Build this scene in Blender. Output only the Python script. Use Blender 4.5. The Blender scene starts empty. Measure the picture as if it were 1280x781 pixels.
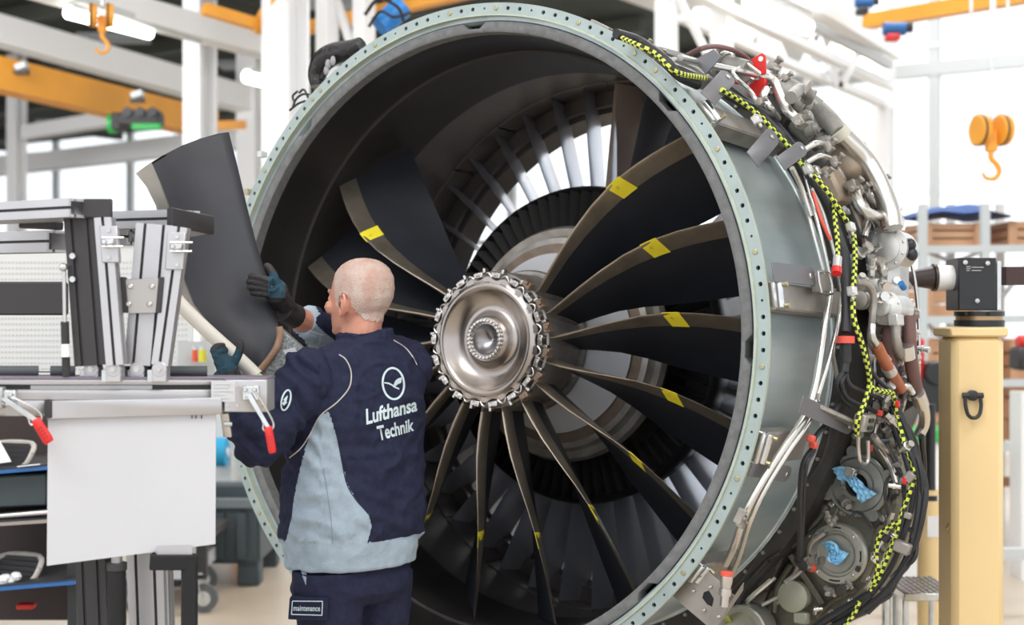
import bpy, bmesh, math, random
from mathutils import Vector, Matrix, noise
from mathutils.bvhtree import BVHTree
random.seed(7)
S = bpy.context.scene
COL = S.collection
PI = math.pi

# ---------------------------------------------------------------- camera, sky, lights, exposure
FPX = 1777.8                      # focal length in pixels of a 1280 px wide frame (50 mm on 36 mm)
CAMZ = 1.6
cd = bpy.data.cameras.new('camera'); cam = bpy.data.objects.new('camera', cd); COL.objects.link(cam)
cam.location = (0, 0, CAMZ); cam.rotation_euler = (PI/2, 0, 0)
cd.sensor_width = 36; cd.lens = 50; cd.clip_start = .05; cd.clip_end = 300
cd.dof.use_dof = True; cd.dof.focus_distance = 4.05; cd.dof.aperture_fstop = 2.4
S.camera = cam
S.view_settings.view_transform = 'Standard'; S.view_settings.look = 'None'
S.view_settings.gamma = 1; S.view_settings.use_curve_mapping = False
S.view_settings.exposure = 0.32
w = bpy.data.worlds.new('world'); S.world = w; w.use_nodes = True
nt = w.node_tree; bg = nt.nodes['Background']
tc = nt.nodes.new('ShaderNodeTexCoord'); sx = nt.nodes.new('ShaderNodeSeparateXYZ'); rp = nt.nodes.new('ShaderNodeValToRGB')
nt.links.new(tc.outputs['Generated'], sx.inputs[0]); nt.links.new(sx.outputs['Z'], rp.inputs[0]); nt.links.new(rp.outputs[0], bg.inputs[0])
rp.color_ramp.elements[0].position = 0; rp.color_ramp.elements[0].color = (.93, .95, 1, 1)
rp.color_ramp.elements[1].position = 1; rp.color_ramp.elements[1].color = (.86, .92, 1, 1)
bg.inputs[1].default_value = 1.35
def area_light(name, loc, target, sx_, sy_, power, color=(1, 1, 1)):
    ld = bpy.data.lights.new(name, 'AREA'); ld.shape = 'RECTANGLE'; ld.size = sx_; ld.size_y = sy_; ld.energy = power; ld.color = color
    o = bpy.data.objects.new(name, ld); COL.objects.link(o); o.location = loc
    o.rotation_euler = (Vector(target)-Vector(loc)).to_track_quat('-Z', 'Y').to_euler()
    return o
area_light('added_fill_light', (-3.5, -1.0, 7.6), (-0.6, 4.6, 1.4), 5, 3, 260, (1, .97, .93))  # unseen area lamps added to brighten the foreground and the deep hall
area_light('added_fill_light', (1.5, 11.0, 8.4), (1.5, 13, 0), 8, 3, 600)
area_light('added_fill_light', (-6.0, 9.0, 4.2), (-5, 14, 1), 5, 3, 260)
area_light('added_fill_light', (3.5, 1.0, 7.6), (0.6, 4.9, 1.6), 4, 3, 200, (1, .98, .95))

# ---------------------------------------------------------------- frames
# engine frame: origin at the centre of the front flange, x to its right, y along the shaft (backwards), z up
YAW, PIT = .603191, .0454946
_a = Vector((math.sin(YAW)*math.cos(PIT), math.cos(YAW)*math.cos(PIT), -math.sin(PIT)))
_u = Vector((math.cos(YAW), -math.sin(YAW), 0)); _z = _u.cross(_a)
EC = Vector((-.16859, 4.44536, CAMZ-.07955))
EM = Matrix(((_u.x, _a.x, _z.x, EC.x), (_u.y, _a.y, _z.y, EC.y), (_u.z, _a.z, _z.z, EC.z), (0, 0, 0, 1)))
EI = EM.inverted()
def at(px, py, Y): return Vector(((px-640)/FPX*Y, Y, CAMZ-(py-390.5)/FPX*Y))      # survey point -> room coordinates
def cylhit(px, py, R):
    """engine coordinates of the surveyed point on the case at radius R"""
    o = EI @ Vector((0, 0, CAMZ)); d = (EI.to_3x3() @ Vector(((px-640)/FPX, 1, -(py-390.5)/FPX)))
    A = d.x**2+d.z**2; B = 2*(o.x*d.x+o.z*d.z); c = o.x**2+o.z**2-R*R; D = B*B-4*A*c
    k = (-B-math.sqrt(D))/(2*A) if D > 0 else -B/(2*A)
    return o+d*k
def planehit(px, py, t):
    o = EI @ Vector((0, 0, CAMZ)); d = (EI.to_3x3() @ Vector(((px-640)/FPX, 1, -(py-390.5)/FPX)))
    return o+d*((t-o.y)/d.y)
def pol(t, R, th): return Vector((R*math.sin(th), t, R*math.cos(th)))
def rad(d): return d*PI/180

# ---------------------------------------------------------------- materials
MATS = {}
def mat(name, col, rough=.5, metal=0, var=0, scale=6, bump=0, bscale=40, stretch=(1, 1, 1), col2=None, emit=0, alpha=1, trans=0, coat=0, spec=.5, detail=4):
    if name in MATS: return MATS[name]
    m = bpy.data.materials.new(name); m.use_nodes = True; N = m.node_tree.nodes; L = m.node_tree.links
    b = N['Principled BSDF']; b.inputs['Base Color'].default_value = (*col, 1); b.inputs['Roughness'].default_value = rough
    b.inputs['Metallic'].default_value = metal; b.inputs['Specular IOR Level'].default_value = spec
    if coat: b.inputs['Coat Weight'].default_value = coat
    if trans: b.inputs['Transmission Weight'].default_value = trans
    if emit: b.inputs['Emission Color'].default_value = (*col, 1); b.inputs['Emission Strength'].default_value = emit
    if var or bump or col2:
        t = N.new('ShaderNodeTexCoord'); mp = N.new('ShaderNodeMapping'); mp.inputs['Scale'].default_value = stretch
        L.new(t.outputs['Object'], mp.inputs[0])
    if var or col2:
        n = N.new('ShaderNodeTexNoise'); n.inputs['Scale'].default_value = scale; n.inputs['Detail'].default_value = detail
        L.new(mp.outputs[0], n.inputs['Vector']); r = N.new('ShaderNodeValToRGB'); L.new(n.outputs[0], r.inputs[0])
        c2 = col2 or tuple(min(1, c*(1+var)) for c in col); c1 = col if col2 else tuple(c*(1-var) for c in col)
        r.color_ramp.elements[0].position = .32; r.color_ramp.elements[0].color = (*c1, 1)
        r.color_ramp.elements[1].position = .68; r.color_ramp.elements[1].color = (*c2, 1)
        L.new(r.outputs[0], b.inputs['Base Color'])
    if bump:
        n = N.new('ShaderNodeTexNoise'); n.inputs['Scale'].default_value = bscale; n.inputs['Detail'].default_value = 3
        L.new(mp.outputs[0], n.inputs['Vector']); bp = N.new('ShaderNodeBump'); bp.inputs['Strength'].default_value = bump; bp.inputs['Distance'].default_value = .01
        L.new(n.outputs[0], bp.inputs['Height']); L.new(bp.outputs[0], b.inputs['Normal'])
    MATS[name] = m
    return m

# ---------------------------------------------------------------- mesh building
def frame(d, hint=None):
    d = d.normalized(); h = hint or (Vector((0, 0, 1)) if abs(d.z) < .9 else Vector((1, 0, 0)))
    x = h.cross(d).normalized(); y = d.cross(x); return x, y
def spline(pts, k=6):
    """Catmull-Rom through pts"""
    P = [Vector(p) for p in pts]
    if len(P) < 3: return P
    P = [P[0]*2-P[1]]+P+[P[-1]*2-P[-2]]; out = []
    for i in range(1, len(P)-2):
        for j in range(k):
            s = j/k; a, b, c, d = P[i-1], P[i], P[i+1], P[i+2]
            out.append(.5*((2*b)+(c-a)*s+(2*a-5*b+4*c-d)*s*s+(3*b-a-3*c+d)*s**3))
    out.append(P[-2]); return out
class MB:
    def __init__(s): s.v = []; s.f = []; s.m = []
    def add(s, vs, fs, mi=0):
        o = len(s.v); s.v += [Vector(v) for v in vs]; s.f += [tuple(i+o for i in f) for f in fs]; s.m += [mi]*len(fs); return s
    def box(s, c, size, M=None, mi=0, taper=1):
        c = Vector(c); x, y, z = [q/2 for q in size]
        vs = [Vector((sx*x*(taper if sz > 0 else 1), sy*y*(taper if sz > 0 else 1), sz*z)) for sz in (-1, 1) for sy in (-1, 1) for sx in (-1, 1)]
        vs = [(M @ v if M else v)+c for v in vs]
        return s.add(vs, [(0, 2, 3, 1), (4, 5, 7, 6), (0, 1, 5, 4), (2, 6, 7, 3), (0, 4, 6, 2), (1, 3, 7, 5)], mi)
    def beam(s, p0, p1, w, h, hint=None, mi=0):
        """box from p0 to p1, w across, h along hint"""
        p0, p1 = Vector(p0), Vector(p1); x, y = frame(p1-p0, hint)
        vs = [p+x*(a*w/2)+y*(b*h/2) for p in (p0, p1) for a, b in ((-1, -1), (1, -1), (1, 1), (-1, 1))]
        return s.add(vs, [(0, 3, 2, 1), (4, 5, 6, 7), (0, 1, 5, 4), (1, 2, 6, 5), (2, 3, 7, 6), (3, 0, 4, 7)], mi)
    def ibeam(s, p0, p1, w, h, t=.02, hint=None, mi=0):
        p0, p1 = Vector(p0), Vector(p1); x, y = frame(p1-p0, hint)
        s.beam(p0, p1, t, h-2*t, hint, mi)
        for k in (-1, 1): s.beam(p0+y*k*(h-t)/2, p1+y*k*(h-t)/2, w, t, hint, mi)
        return s
    def cyl(s, p0, p1, r0, r1=None, n=16, caps=True, mi=0):
        p0, p1 = Vector(p0), Vector(p1); r1 = r0 if r1 is None else r1; x, y = frame(p1-p0)
        vs = [p+(x*math.cos(2*PI*i/n)+y*math.sin(2*PI*i/n))*r for p, r in ((p0, r0), (p1, r1)) for i in range(n)]
        fs = [(i, (i+1) % n, n+(i+1) % n, n+i) for i in range(n)]
        if caps: fs += [tuple(range(n))[::-1], tuple(range(n, 2*n))]
        return s.add(vs, fs, mi)
    def tube(s, pts, r, n=8, k=5, mi=0, alt=None, flat=1, raw=False):
        P = [Vector(p) for p in pts] if raw else spline(pts, k)
        rs = r if callable(r) else (lambda q: r)
        x, y = frame(P[1]-P[0]); vs = []; fs = []; N = len(P)
        for i, p in enumerate(P):
            d = (P[min(i+1, N-1)]-P[max(i-1, 0)]).normalized(); x = (x-d*x.dot(d)).normalized(); y = d.cross(x)
            q = rs(i/(N-1)); vs += [p+(x*math.cos(2*PI*j/n)+y*math.sin(2*PI*j/n)*flat)*q for j in range(n)]
        o = len(s.v); s.v += vs
        for i in range(N-1):
            for j in range(n):
                s.f.append((o+i*n+j, o+i*n+(j+1) % n, o+(i+1)*n+(j+1) % n, o+(i+1)*n+j)); s.m.append(mi if not alt else alt(i, j))
        s.f.append(tuple(o+q for q in range(n))[::-1]); s.m.append(mi); s.f.append(tuple(o+(N-1)*n+q for q in range(n))); s.m.append(mi)
        return s
    def lathe(s, prof, n=96, a0=0, a1=2*PI, mi=0, M=None):
        """prof: (t, R) about the local y axis; normals follow the profile direction"""
        full = abs(a1-a0-2*PI) < 1e-6; c = n if full else n+1; vs = []
        for t, R in prof: vs += [pol(t, R, a0+(a1-a0)*i/n) for i in range(c)]
        if M: vs = [M @ v for v in vs]
        fs = [(j*c+i, j*c+(i+1) % c, (j+1)*c+(i+1) % c, (j+1)*c+i) for j in range(len(prof)-1) for i in range(n)]
        return s.add(vs, fs, mi)
    def disc(s, p, d, prof, n=24, mi=0):
        """turned piece at p along d; prof = (height, radius), first and last capped"""
        p, d = Vector(p), Vector(d).normalized(); x, y = frame(d); vs = []
        for h, r in prof: vs += [p+d*h+(x*math.cos(2*PI*i/n)+y*math.sin(2*PI*i/n))*r for i in range(n)]
        fs = [(j*n+i, j*n+(i+1) % n, (j+1)*n+(i+1) % n, (j+1)*n+i) for j in range(len(prof)-1) for i in range(n)]
        fs += [tuple(range(n))[::-1], tuple(range((len(prof)-1)*n, len(prof)*n))]
        return s.add(vs, fs, mi)
    def prism(s, poly, d, mi=0):
        """closed polygon (3D points) extruded by vector d"""
        P = [Vector(p) for p in poly]; n = len(P); d = Vector(d); vs = P+[p+d for p in P]
        return s.add(vs, [tuple(range(n)), tuple(range(2*n-1, n-1, -1))]+[(i, i+n, (i+1) % n+n, (i+1) % n) for i in range(n)], mi)
    def grid(s, rows, mi=0, closed=False, caps=False):
        c = len(rows[0]); vs = [p for r in rows for p in r]; fs = []
        for i in range(len(rows)-1):
            for j in range(c if closed else c-1): fs.append((i*c+j, i*c+(j+1) % c, (i+1)*c+(j+1) % c, (i+1)*c+j))
        if caps: fs += [tuple(range(c))[::-1], tuple(range((len(rows)-1)*c, len(rows)*c))]
        return s.add(vs, fs, mi)
    def ball(s, c, r, M=None, n=12, mi=0):
        c = Vector(c); r = Vector((r, r, r)) if not hasattr(r, '__len__') else Vector(r)
        rows = []
        for i in range(n//2+1):
            ph = PI*i/(n//2); q = max(math.sin(ph), 1e-3)
            row = [Vector((r.x*q*math.cos(2*PI*j/n), r.y*q*math.sin(2*PI*j/n), -r.z*math.cos(ph))) for j in range(n)]
            rows.append([(M @ v if M else v)+c for v in row])
        return s.grid(rows, mi, True, True)
    def mesh(s, name, mats, inv=None, bevel=0, smooth=40, fix=True):
        me = bpy.data.meshes.new(name); vs = [inv @ v for v in s.v] if inv else s.v
        me.from_pydata([tuple(v) for v in vs], [], s.f)
        mats = mats if isinstance(mats, (list, tuple)) else [mats]
        for q in mats: me.materials.append(q)
        if len(mats) > 1:
            for p, k in zip(me.polygons, s.m): p.material_index = k
        if fix or bevel:
            b = bmesh.new(); b.from_mesh(me)
            if fix: bmesh.ops.recalc_face_normals(b, faces=b.faces)
            if bevel:
                es = [e for e in b.edges if len(e.link_faces) == 2 and e.calc_face_angle(0) > .5]
                bmesh.ops.bevel(b, geom=es, offset=bevel, segments=1, affect='EDGES', clamp_overlap=True)
            b.to_mesh(me); b.free()
        if smooth:
            me.polygons.foreach_set('use_smooth', [True]*len(me.polygons)); me.set_sharp_from_angle(angle=rad(smooth))
        return me
W = {}
def link(name, me, parent=None, M=None):
    o = bpy.data.objects.new(name, me); COL.objects.link(o)
    if M: o.matrix_basis = M
    W[o] = M.copy() if M else Matrix()
    if parent: o.parent = parent; W[o] = W[parent] @ W[o]
    return o
def part(name, mb, mats, parent, label=None, local=False, bevel=0, smooth=40, kind=None, fix=True):
    inv = None if local else W[parent].inverted()
    o = link(name, mb.mesh(name, mats, inv, bevel, smooth, fix), parent)
    if label: o['label'] = label
    if kind: o['kind'] = kind
    return o
def tag(o, label, cat, group=None, kind=None):
    if label: o['label'] = label
    if cat: o['category'] = cat
    if group: o['group'] = group
    if kind: o['kind'] = kind
    return o
def thing(name, label, cat, loc=(0, 0, 0), M=None, group=None):
    o = bpy.data.objects.new(name, None); COL.objects.link(o); o.empty_display_size = .1
    MM = M if M else Matrix.Translation(Vector(loc)); o.matrix_basis = MM; W[o] = MM.copy()
    return tag(o, label, cat, group)
def solo(name, mb, mats, label, cat, loc=None, group=None, bevel=0, smooth=40, kind=None):
    loc = Vector(loc) if loc is not None else sum(mb.v, Vector())/len(mb.v)
    T = Matrix.Translation(loc)
    return tag(link(name, mb.mesh(name, mats, T.inverted(), bevel, smooth), None, T), label, cat, group, kind)
def struct(name, mb, mats, parent=None, bevel=0, smooth=40):
    if parent: return part(name, mb, mats, parent, bevel=bevel, smooth=smooth)
    o = link(name, mb.mesh(name, mats, None, bevel, smooth)); o['kind'] = 'structure'; return o
def dup(root, M, label=None, group=None):
    r = root.copy(); COL.objects.link(r); r.matrix_basis = M; W[r] = M.copy()
    if label: r['label'] = label
    if group: r['group'] = group
    for ch in list(root.children):
        c = ch.copy(); COL.objects.link(c); c.parent = r
        for g in list(ch.children):
            q = g.copy(); COL.objects.link(q); q.parent = c
    return r
# ---------------------------------------------------------------- shared materials
SAGE = mat('sage_primer', (.335, .405, .395), .45, .2, .08, 9)
SAGE_EDGE = mat('sage_edge', (.42, .47, .38), .5, .1, .1, 20)
CASE = mat('case_alloy', (.31, .39, .41), .36, .4, 0, 7, .05, 30, (1, .12, 1), col2=(.52, .58, .58))
GREYRING = mat('liner_edge', (.15, .155, .155), .7, 0, .16, 45, .2, 60)
LINER = mat('acoustic_liner', (.010, .009, .009), .5, 0, .12, 5)
TRACK = mat('fan_track', (.016, .014, .013), .6, 0, .2, 8)
PANEL = mat('aft_panel', (.085, .074, .068), .42, .2, .15, 6)
BLACK = mat('flat_black', (.008, .008, .009), .8)
GAP = mat('gap_black', (.004, .004, .004), .9)
COMPOSITE = mat('blade_composite', (.016, .018, .024), .48, 0, .18, 7, .03, 200)
TITAN = mat('blade_titanium', (.36, .31, .25), .36, .85, .14, 14, .06, 50)
VANE = mat('vane_metal', (.52, .54, .60), .28, .75, .08, 4)
STEEL = mat('bright_steel', (.55, .53, .51), .26, .95, .1, 8)
HUBM = mat('hub_steel', (.37, .335, .31), .27, 1, .1, 5)
SILVER = mat('silver_pipe', (.66, .65, .62), .27, .9, .06, 6)
BRKT = mat('bracket_titanium', (.30, .28, .255), .45, .6, .15, 14)
CAST = mat('cast_grey', (.24, .235, .215), .5, .3, .18, 20, .15, 90)
OLIVE = mat('cast_olive', (.075, .07, .055), .45, .35, .18, 9, .2, 90, col2=(.17, .165, .125))
DULL = mat('dull_metal', (.33, .31, .28), .42, .6, .25, 18)
BROWN = mat('rubber_brown', (.16, .085, .075), .6, 0, .15, 12)
ORANGE_HOSE = mat('orange_sleeve', (.38, .12, .055), .6, 0, .2, 18)
CABLE = mat('cable_black', (.018, .019, .022), .5, 0, .1, 30)
YEL = mat('yellow_tape', (.82, .69, .03), .55, 0, .05, 12)
CORDY = mat('cord_yellow', (.62, .72, .08), .6)
RED = mat('signal_red', (.62, .018, .015), .4)
PINK = mat('cap_red', (.68, .09, .06), .5)
ALU = mat('anodised_aluminium', (.50, .50, .515), .35, .6, .05, 5)
ALUD = mat('aluminium_side', (.42, .43, .44), .4, .6, .05, 5)
WHITEP = mat('white_panel', (.55, .56, .58), .4, 0, .03, 3)
DARKPL = mat('dark_plastic', (.032, .030, .033), .55)
ZINC = mat('zinc_steel', (.60, .62, .62), .25, .9, .1, 30)
WHITE = mat('white_paint', (.84, .85, .86), .5)
GREYP = mat('grey_paint', (.58, .61, .62), .5)
CRANE = mat('crane_orange', (.83, .36, .035), .45, 0, .06, 3)
BLUEP = mat('blue_paint', (.02, .12, .34), .45)
YPOST = mat('post_yellow', (.80, .60, .30), .45, 0, .03, 3)
GUNMETAL = mat('gunmetal', (.03, .032, .036), .4, .4)
# ================================================================ HALL (aligned with the engine)
AH = Vector((_a.x, _a.y, 0)).normalized(); UH = Vector((AH.y, -AH.x, 0))
def hp(u, a, z=0): return UH*u+AH*a+Vector((0, 0, z))
HB = 16.5
m = MB().box((0, 0, -.05), (60, 50, .1)); m.v = [hp(v.x-6, v.y+2, v.z) for v in m.v]
struct('floor', m, mat('hall_floor', (.50, .41, .31), .32, 0, .14, .9, .05, 8, col2=(.62, .54, .44)))
UE = -5.9                        # the low bay ends along this line, the high bay begins
def slab(u0, u1, a0, a1, z, t=.15):
    m = MB().box(((u0+u1)/2, (a0+a1)/2, z+t/2), (u1-u0, a1-a0, t)); m.v = [hp(v.x, v.y, v.z) for v in m.v]; return m
struct('ceiling', slab(-36, UE-1.2, 0, HB, 4.7), mat('roof_deck', (.035, .045, .038), .8, 0, .3, 1.5))
struct('trim_3', slab(UE-1.2, UE, 0, HB, 4.7), WHITE)
struct('trim_4', MB().beam(hp(UE, 0, 6.9), hp(UE, HB, 6.9), .12, 4.4), WHITE)
m = slab(UE, 24, -2, HB, 9.2); struct('trim_5', m, WHITE)
m = MB()
for a in (7, 9, 11, 13, 15): m.beam(hp(-36, a, 4.6), hp(UE-1.4, a, 4.6), .12, .16)
for u in range(-34, -8, 3): m.beam(hp(u, 0, 4.55), hp(u, 16, 4.55), .08, .10)
struct('trim_1', m, mat('roof_joist', (.06, .065, .055), .7))
m = MB()
for i, u in enumerate(range(-33, -8, 3)):
    for a in (8, 10, 12, 14): m.box(hp(u, a, 4.5), (.7, .35, .06))
struct('trim_2', m, mat('roof_duct', (.26, .28, .30), .5))
# back facade: low solid strip, posts, transoms, panes
m = MB().beam(hp(-36, HB, .5), hp(24, HB, .5), .25, 1.0); struct('wall_back', m, WHITE)
facade = struct('window_1', MB().beam(hp(-36, HB, 4.45), hp(24, HB, 4.45), .12, .16), GREYP)
uu = hp(0, HB)
k = -36
U0 = (1168-640)/FPX; Yc = HB/(U0*AH.x+AH.y); u0 = U0*Yc*UH.x+Yc*UH.y
mul = MB().beam((0, 0, 1), (0, 0, 9.2), .09, .12, UH); mme = mul.mesh('mullion', GREYP, smooth=0)
gl = MB().box((0, 0, 5.1), (1.9, .012, 8.1)); 
RU = Matrix(((UH.x, AH.x, 0, 0), (UH.y, AH.y, 0, 0), (0, 0, 1, 0), (0, 0, 0, 1)))
glm = bpy.data.materials.new('pane_glass'); glm.use_nodes = True
_n = glm.node_tree.nodes; _l = glm.node_tree.links; _n.clear(); _o = _n.new('ShaderNodeOutputMaterial'); _m = _n.new('ShaderNodeMixShader'); _t = _n.new('ShaderNodeBsdfTransparent'); _g = _n.new('ShaderNodeBsdfGlossy')
_m.inputs[0].default_value = .06; _g.inputs['Roughness'].default_value = .02; _t.inputs[0].default_value = (.97, .985, .98, 1)
_l.new(_t.outputs[0], _m.inputs[1]); _l.new(_g.outputs[0], _m.inputs[2]); _l.new(_m.outputs[0], _o.inputs[0])
gme = gl.mesh('pane', glm, smooth=0)
for i in range(-17, 9):
    p = UH*(u0+2.0*i)+AH*HB
    T = Matrix.Translation(p)
    link('mullion', mme, facade, T); link('pane', gme, facade, Matrix.Translation(p+UH*1.0) @ RU)
for z in (2.6, 6.6):
    struct('transom', MB().beam(hp(-36, HB, z), hp(24, HB, z), .06, .07), GREYP, facade)
# left hall wall
m = MB().beam(hp(-30, -10, 4.6), hp(-30, HB, 4.6), .2, 9.2); struct('wall_left', m, WHITE)

# ---- steel columns
def column(px, Y, w, label, z1=4.68, mt=WHITE, z0=0, grp='steel columns of the hall'):
    p = at(px, 390, Y); p.z = 0
    o = thing('steel_column', label, 'column', p, group=grp)
    m = MB(); h = AH
    m.ibeam(p+Vector((0, 0, z0+.02)), p+Vector((0, 0, z1)), w, w, .03, h); part('shaft', m, mt, o)
    m = MB().box(p+Vector((0, 0, z0+.01)), (w*1.7, w*1.7, .02)); part('base_plate', m, mt, o)
    return o
column(250, 11, .185, 'slim white steel column rising behind the tip of the held blade', grp=None)
column(357, 9.7, .23, 'thick bright white steel column just left of the engine ring', grp=None)
column(21, 17, .17, 'thin far white steel column at the left edge above the workbench', grp=None)
column(318, 15, .27, 'far pale grey column between the two nearer white columns', grp=None, z1=5.5)
column(1104, 13, .16, 'white column ending the roof truss right of the engine', grp=None)
column(960, 14, .16, 'far white column behind the red bracket on top of the engine', grp=None)
def lattice(pa, pb, Y, w, label, z1=4.68, zb=0):
    A, B = at(pa, 390, Y), at(pb, 390, Y); A.z = B.z = 0
    o = thing('lattice_column', label, 'column', (A+B)/2)
    for P in (A, B):
        part('post', MB().beam(P+Vector((0, 0, zb)), P+Vector((0, 0, z1)), w, w, AH), WHITE, o)
    n = int(z1/.8)
    for i in range(n):
        z = i*.8+.1; a, b = (A, B) if i % 2 else (B, A)
        part('diagonal', MB().beam(a+Vector((0, 0, z)), b+Vector((0, 0, z+.8)), .05, .05, AH), WHITE, o)
lattice(409, 455, 10.5, .12, 'white lattice column behind the top left of the engine ring')
lattice(833, 902, 10.5, .13, 'white lattice column behind the top right of the engine ring')

# ---- roof girders and crane beams
def girder(name, p0, Y0, p1, Y1, w, h, mt, label, cat, i=True):
    a, b = at(*p0, Y0), at(*p1, Y1); m = MB()
    (m.ibeam if i else m.beam)(a, b, w, h, *(() if not i else (.03,)), hint=Vector((0, 0, 1)).cross((b-a)).normalized() if False else None)
    return solo(name, m, mt, label, cat, a)
def vbeam(m, a, b, w, h, t=.02, solid=False):
    """beam whose height h stays vertical and width w horizontal"""
    d = (b-a).normalized(); side = d.cross(Vector((0, 0, 1))).normalized(); up = side.cross(d)
    def bx(off0, ww, hh):
        vs = [p+side*(sx*ww/2)+up*(off0+sz*hh/2) for p in (a, b) for sx, sz in ((-1, -1), (1, -1), (1, 1), (-1, 1))]
        m.add(vs, [(0, 3, 2, 1), (4, 5, 6, 7), (0, 1, 5, 4), (1, 2, 6, 5), (2, 3, 7, 6), (3, 0, 4, 7)])
    if solid: bx(0, w, h)
    else: bx(0, t, h-2*t); bx((h-t)/2, w, t); bx(-(h-t)/2, w, t)
    return m
def gird(name, p0, Y0, p1, Y1, w, h, mt, label, cat='beam', solid=False):
    a, b = at(*p0, Y0), at(*p1, Y1)
    return solo(name, vbeam(MB(), a, b, w, h, .03, solid), mt, label, cat, a)
gird('roof_girder', (-60, 22), 12.5, (318, 128), 15, .22, .26, WHITE, 'broad pale roof girder sloping down left above the orange crane beam', solid=True)
gird('roof_girder', (40, -22), 9, (345, 62), 11.5, .2, .17, WHITE, 'upper pale roof girder passing behind the slim white column', solid=True)
gird('conduit_rail', (60, -14), 8.9, (250, 50), 10.6, .05, .05, GREYP, 'thin grey conduit rail under the upper pale girder', 'rail', solid=True)
gird('crane_beam', (-60, 80), 10.5, (262, 156), 13, .2, .25, CRANE, 'wide orange overhead crane beam at upper left', 'crane beam', solid=True)
gird('crane_beam', (240, 158), 13, (300, 156), 14, .14, .09, CRANE, 'short orange crane rail end right of the slim white column', 'crane beam', solid=True)
gird('wall_girder', (-40, 213), 20, (330, 170), 16.5, .2, .24, WHITE, 'pale horizontal girder in front of the left windows', solid=True)
gird('wall_pipe', (32, 166), 17, (142, 148), 16, .16, .16, WHITE, 'white horizontal pipe below the crane hoist', 'pipe', solid=True)
gird('crane_beam', (255, 11), 9.5, (332, 34), 9.8, .08, .075, CRANE, 'short orange crane arm beside the thick white column', 'crane beam', solid=True)
gird('crane_beam', (322, 38), 9.8, (352, -14), 9.6, .08, .085, CRANE, 'slanting orange crane strut meeting the short arm', 'crane beam', solid=True)
gird('crane_beam', (362, 40), 11.5, (600, -14), 10.2, .1, .09, CRANE, 'orange crane beam above the top left of the engine ring', 'crane beam', solid=True)
# blurred lengths of ceiling steel behind the top of the ring
gird('wall_girder', (1020, 75), 15.5, (1300, 41), 14.5, .06, .055, GREYP, 'thin grey window transom bar behind the orange hook block', solid=True)
gird('crane_beam', (1085, 27), 11, (1330, -14), 9.5, .12, .105, CRANE, 'orange crane beam at the upper right corner', 'crane beam', solid=True)
for px, y0, y1 in ((1214, -20, 15), (1243, -20, 13), (1260, -20, 12)):
    solo('hanging_rod', MB().cyl(at(px, y0, 9.3), at(px, y1, 9.3), .012, n=8), WHITE, 'white rod hanging in front of the upper right crane beam', 'rod', group='rods before the right crane beam') if False else solo('hanging_rod', MB().cyl(at(px, y0, 9.3), at(px, y1, 9.3), .012, n=8), WHITE, {1214: 'leftmost', 1243: 'middle', 1260: 'rightmost'}[px]+' of three white rods before the upper right crane beam', 'rod', group='rods before the right crane beam')
# truss upper right
tr = thing('roof_truss', 'white roof truss running down to the right above the engine', 'roof truss', at(1000, 60, 12))
def tp(n, p0, Y0, p1, Y1, w, h, mt=WHITE): a, b = at(*p0, Y0), at(*p1, Y1); part(n, vbeam(MB(), a, b, w, h, solid=True), mt, tr)
tp('upper_chord', (960, -30), 9.6, (1118, 66), 12.6, .14, .14)
tp('upper_chord', (895, -30), 9.6, (1112, 82), 12.4, .06, .06, GREYP)
tp('middle_chord', (870, -8), 10, (1112, 108), 12.8, .1, .07)
tp('lower_chord', (850, 22), 10.5, (1110, 132), 13, .08, .06)
for (x0, y0, x1, y1) in ((1000, 95, 1020, 40), (1020, 45, 1050, 110), (1050, 110, 1075, 62), (1012, 90, 1000, 135), (930, 60, 955, 20), (955, 20, 985, 85)):
    tp('diagonal', (x0, y0), 12, (x1, y1), 12, .06, .06)
# ---- lamps
LAMP = mat('lamp_tube', (1, .98, .90), .5, emit=6)
def lamp(p0, Y0, p1, Y1, r, label, power=0):
    a, b = at(*p0, Y0), at(*p1, Y1); o = thing('strip_light', label, 'ceiling light', (a+b)/2)
    part('diffuser', MB().cyl(a, b, r, n=12), LAMP, o)
    d = (b-a).normalized()
    part('housing', vbeam(MB(), a+Vector((0, 0, r*1.0)), b+Vector((0, 0, r*1.0)), r*1.6, r*.8, solid=True), WHITE, o)
lamp((86, 16), 9.2, (186, 42), 10.2, .042, 'glowing strip light tube behind the orange hook block at upper left')
lamp((309, 96), 13, (350, 106), 13.6, .06, 'short glowing strip light against the thick white column')
lamp((938, 2), 9.6, (1008, 34), 10.5, .06, 'large glowing strip light under the roof truss')
lamp((872, 18), 11.5, (938, 44), 12.5, .05, 'glowing strip light behind the right lattice column')
lamp((1042, 62), 12.4, (1096, 88), 13.2, .05, 'glowing strip light at the low end of the truss')
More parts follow.
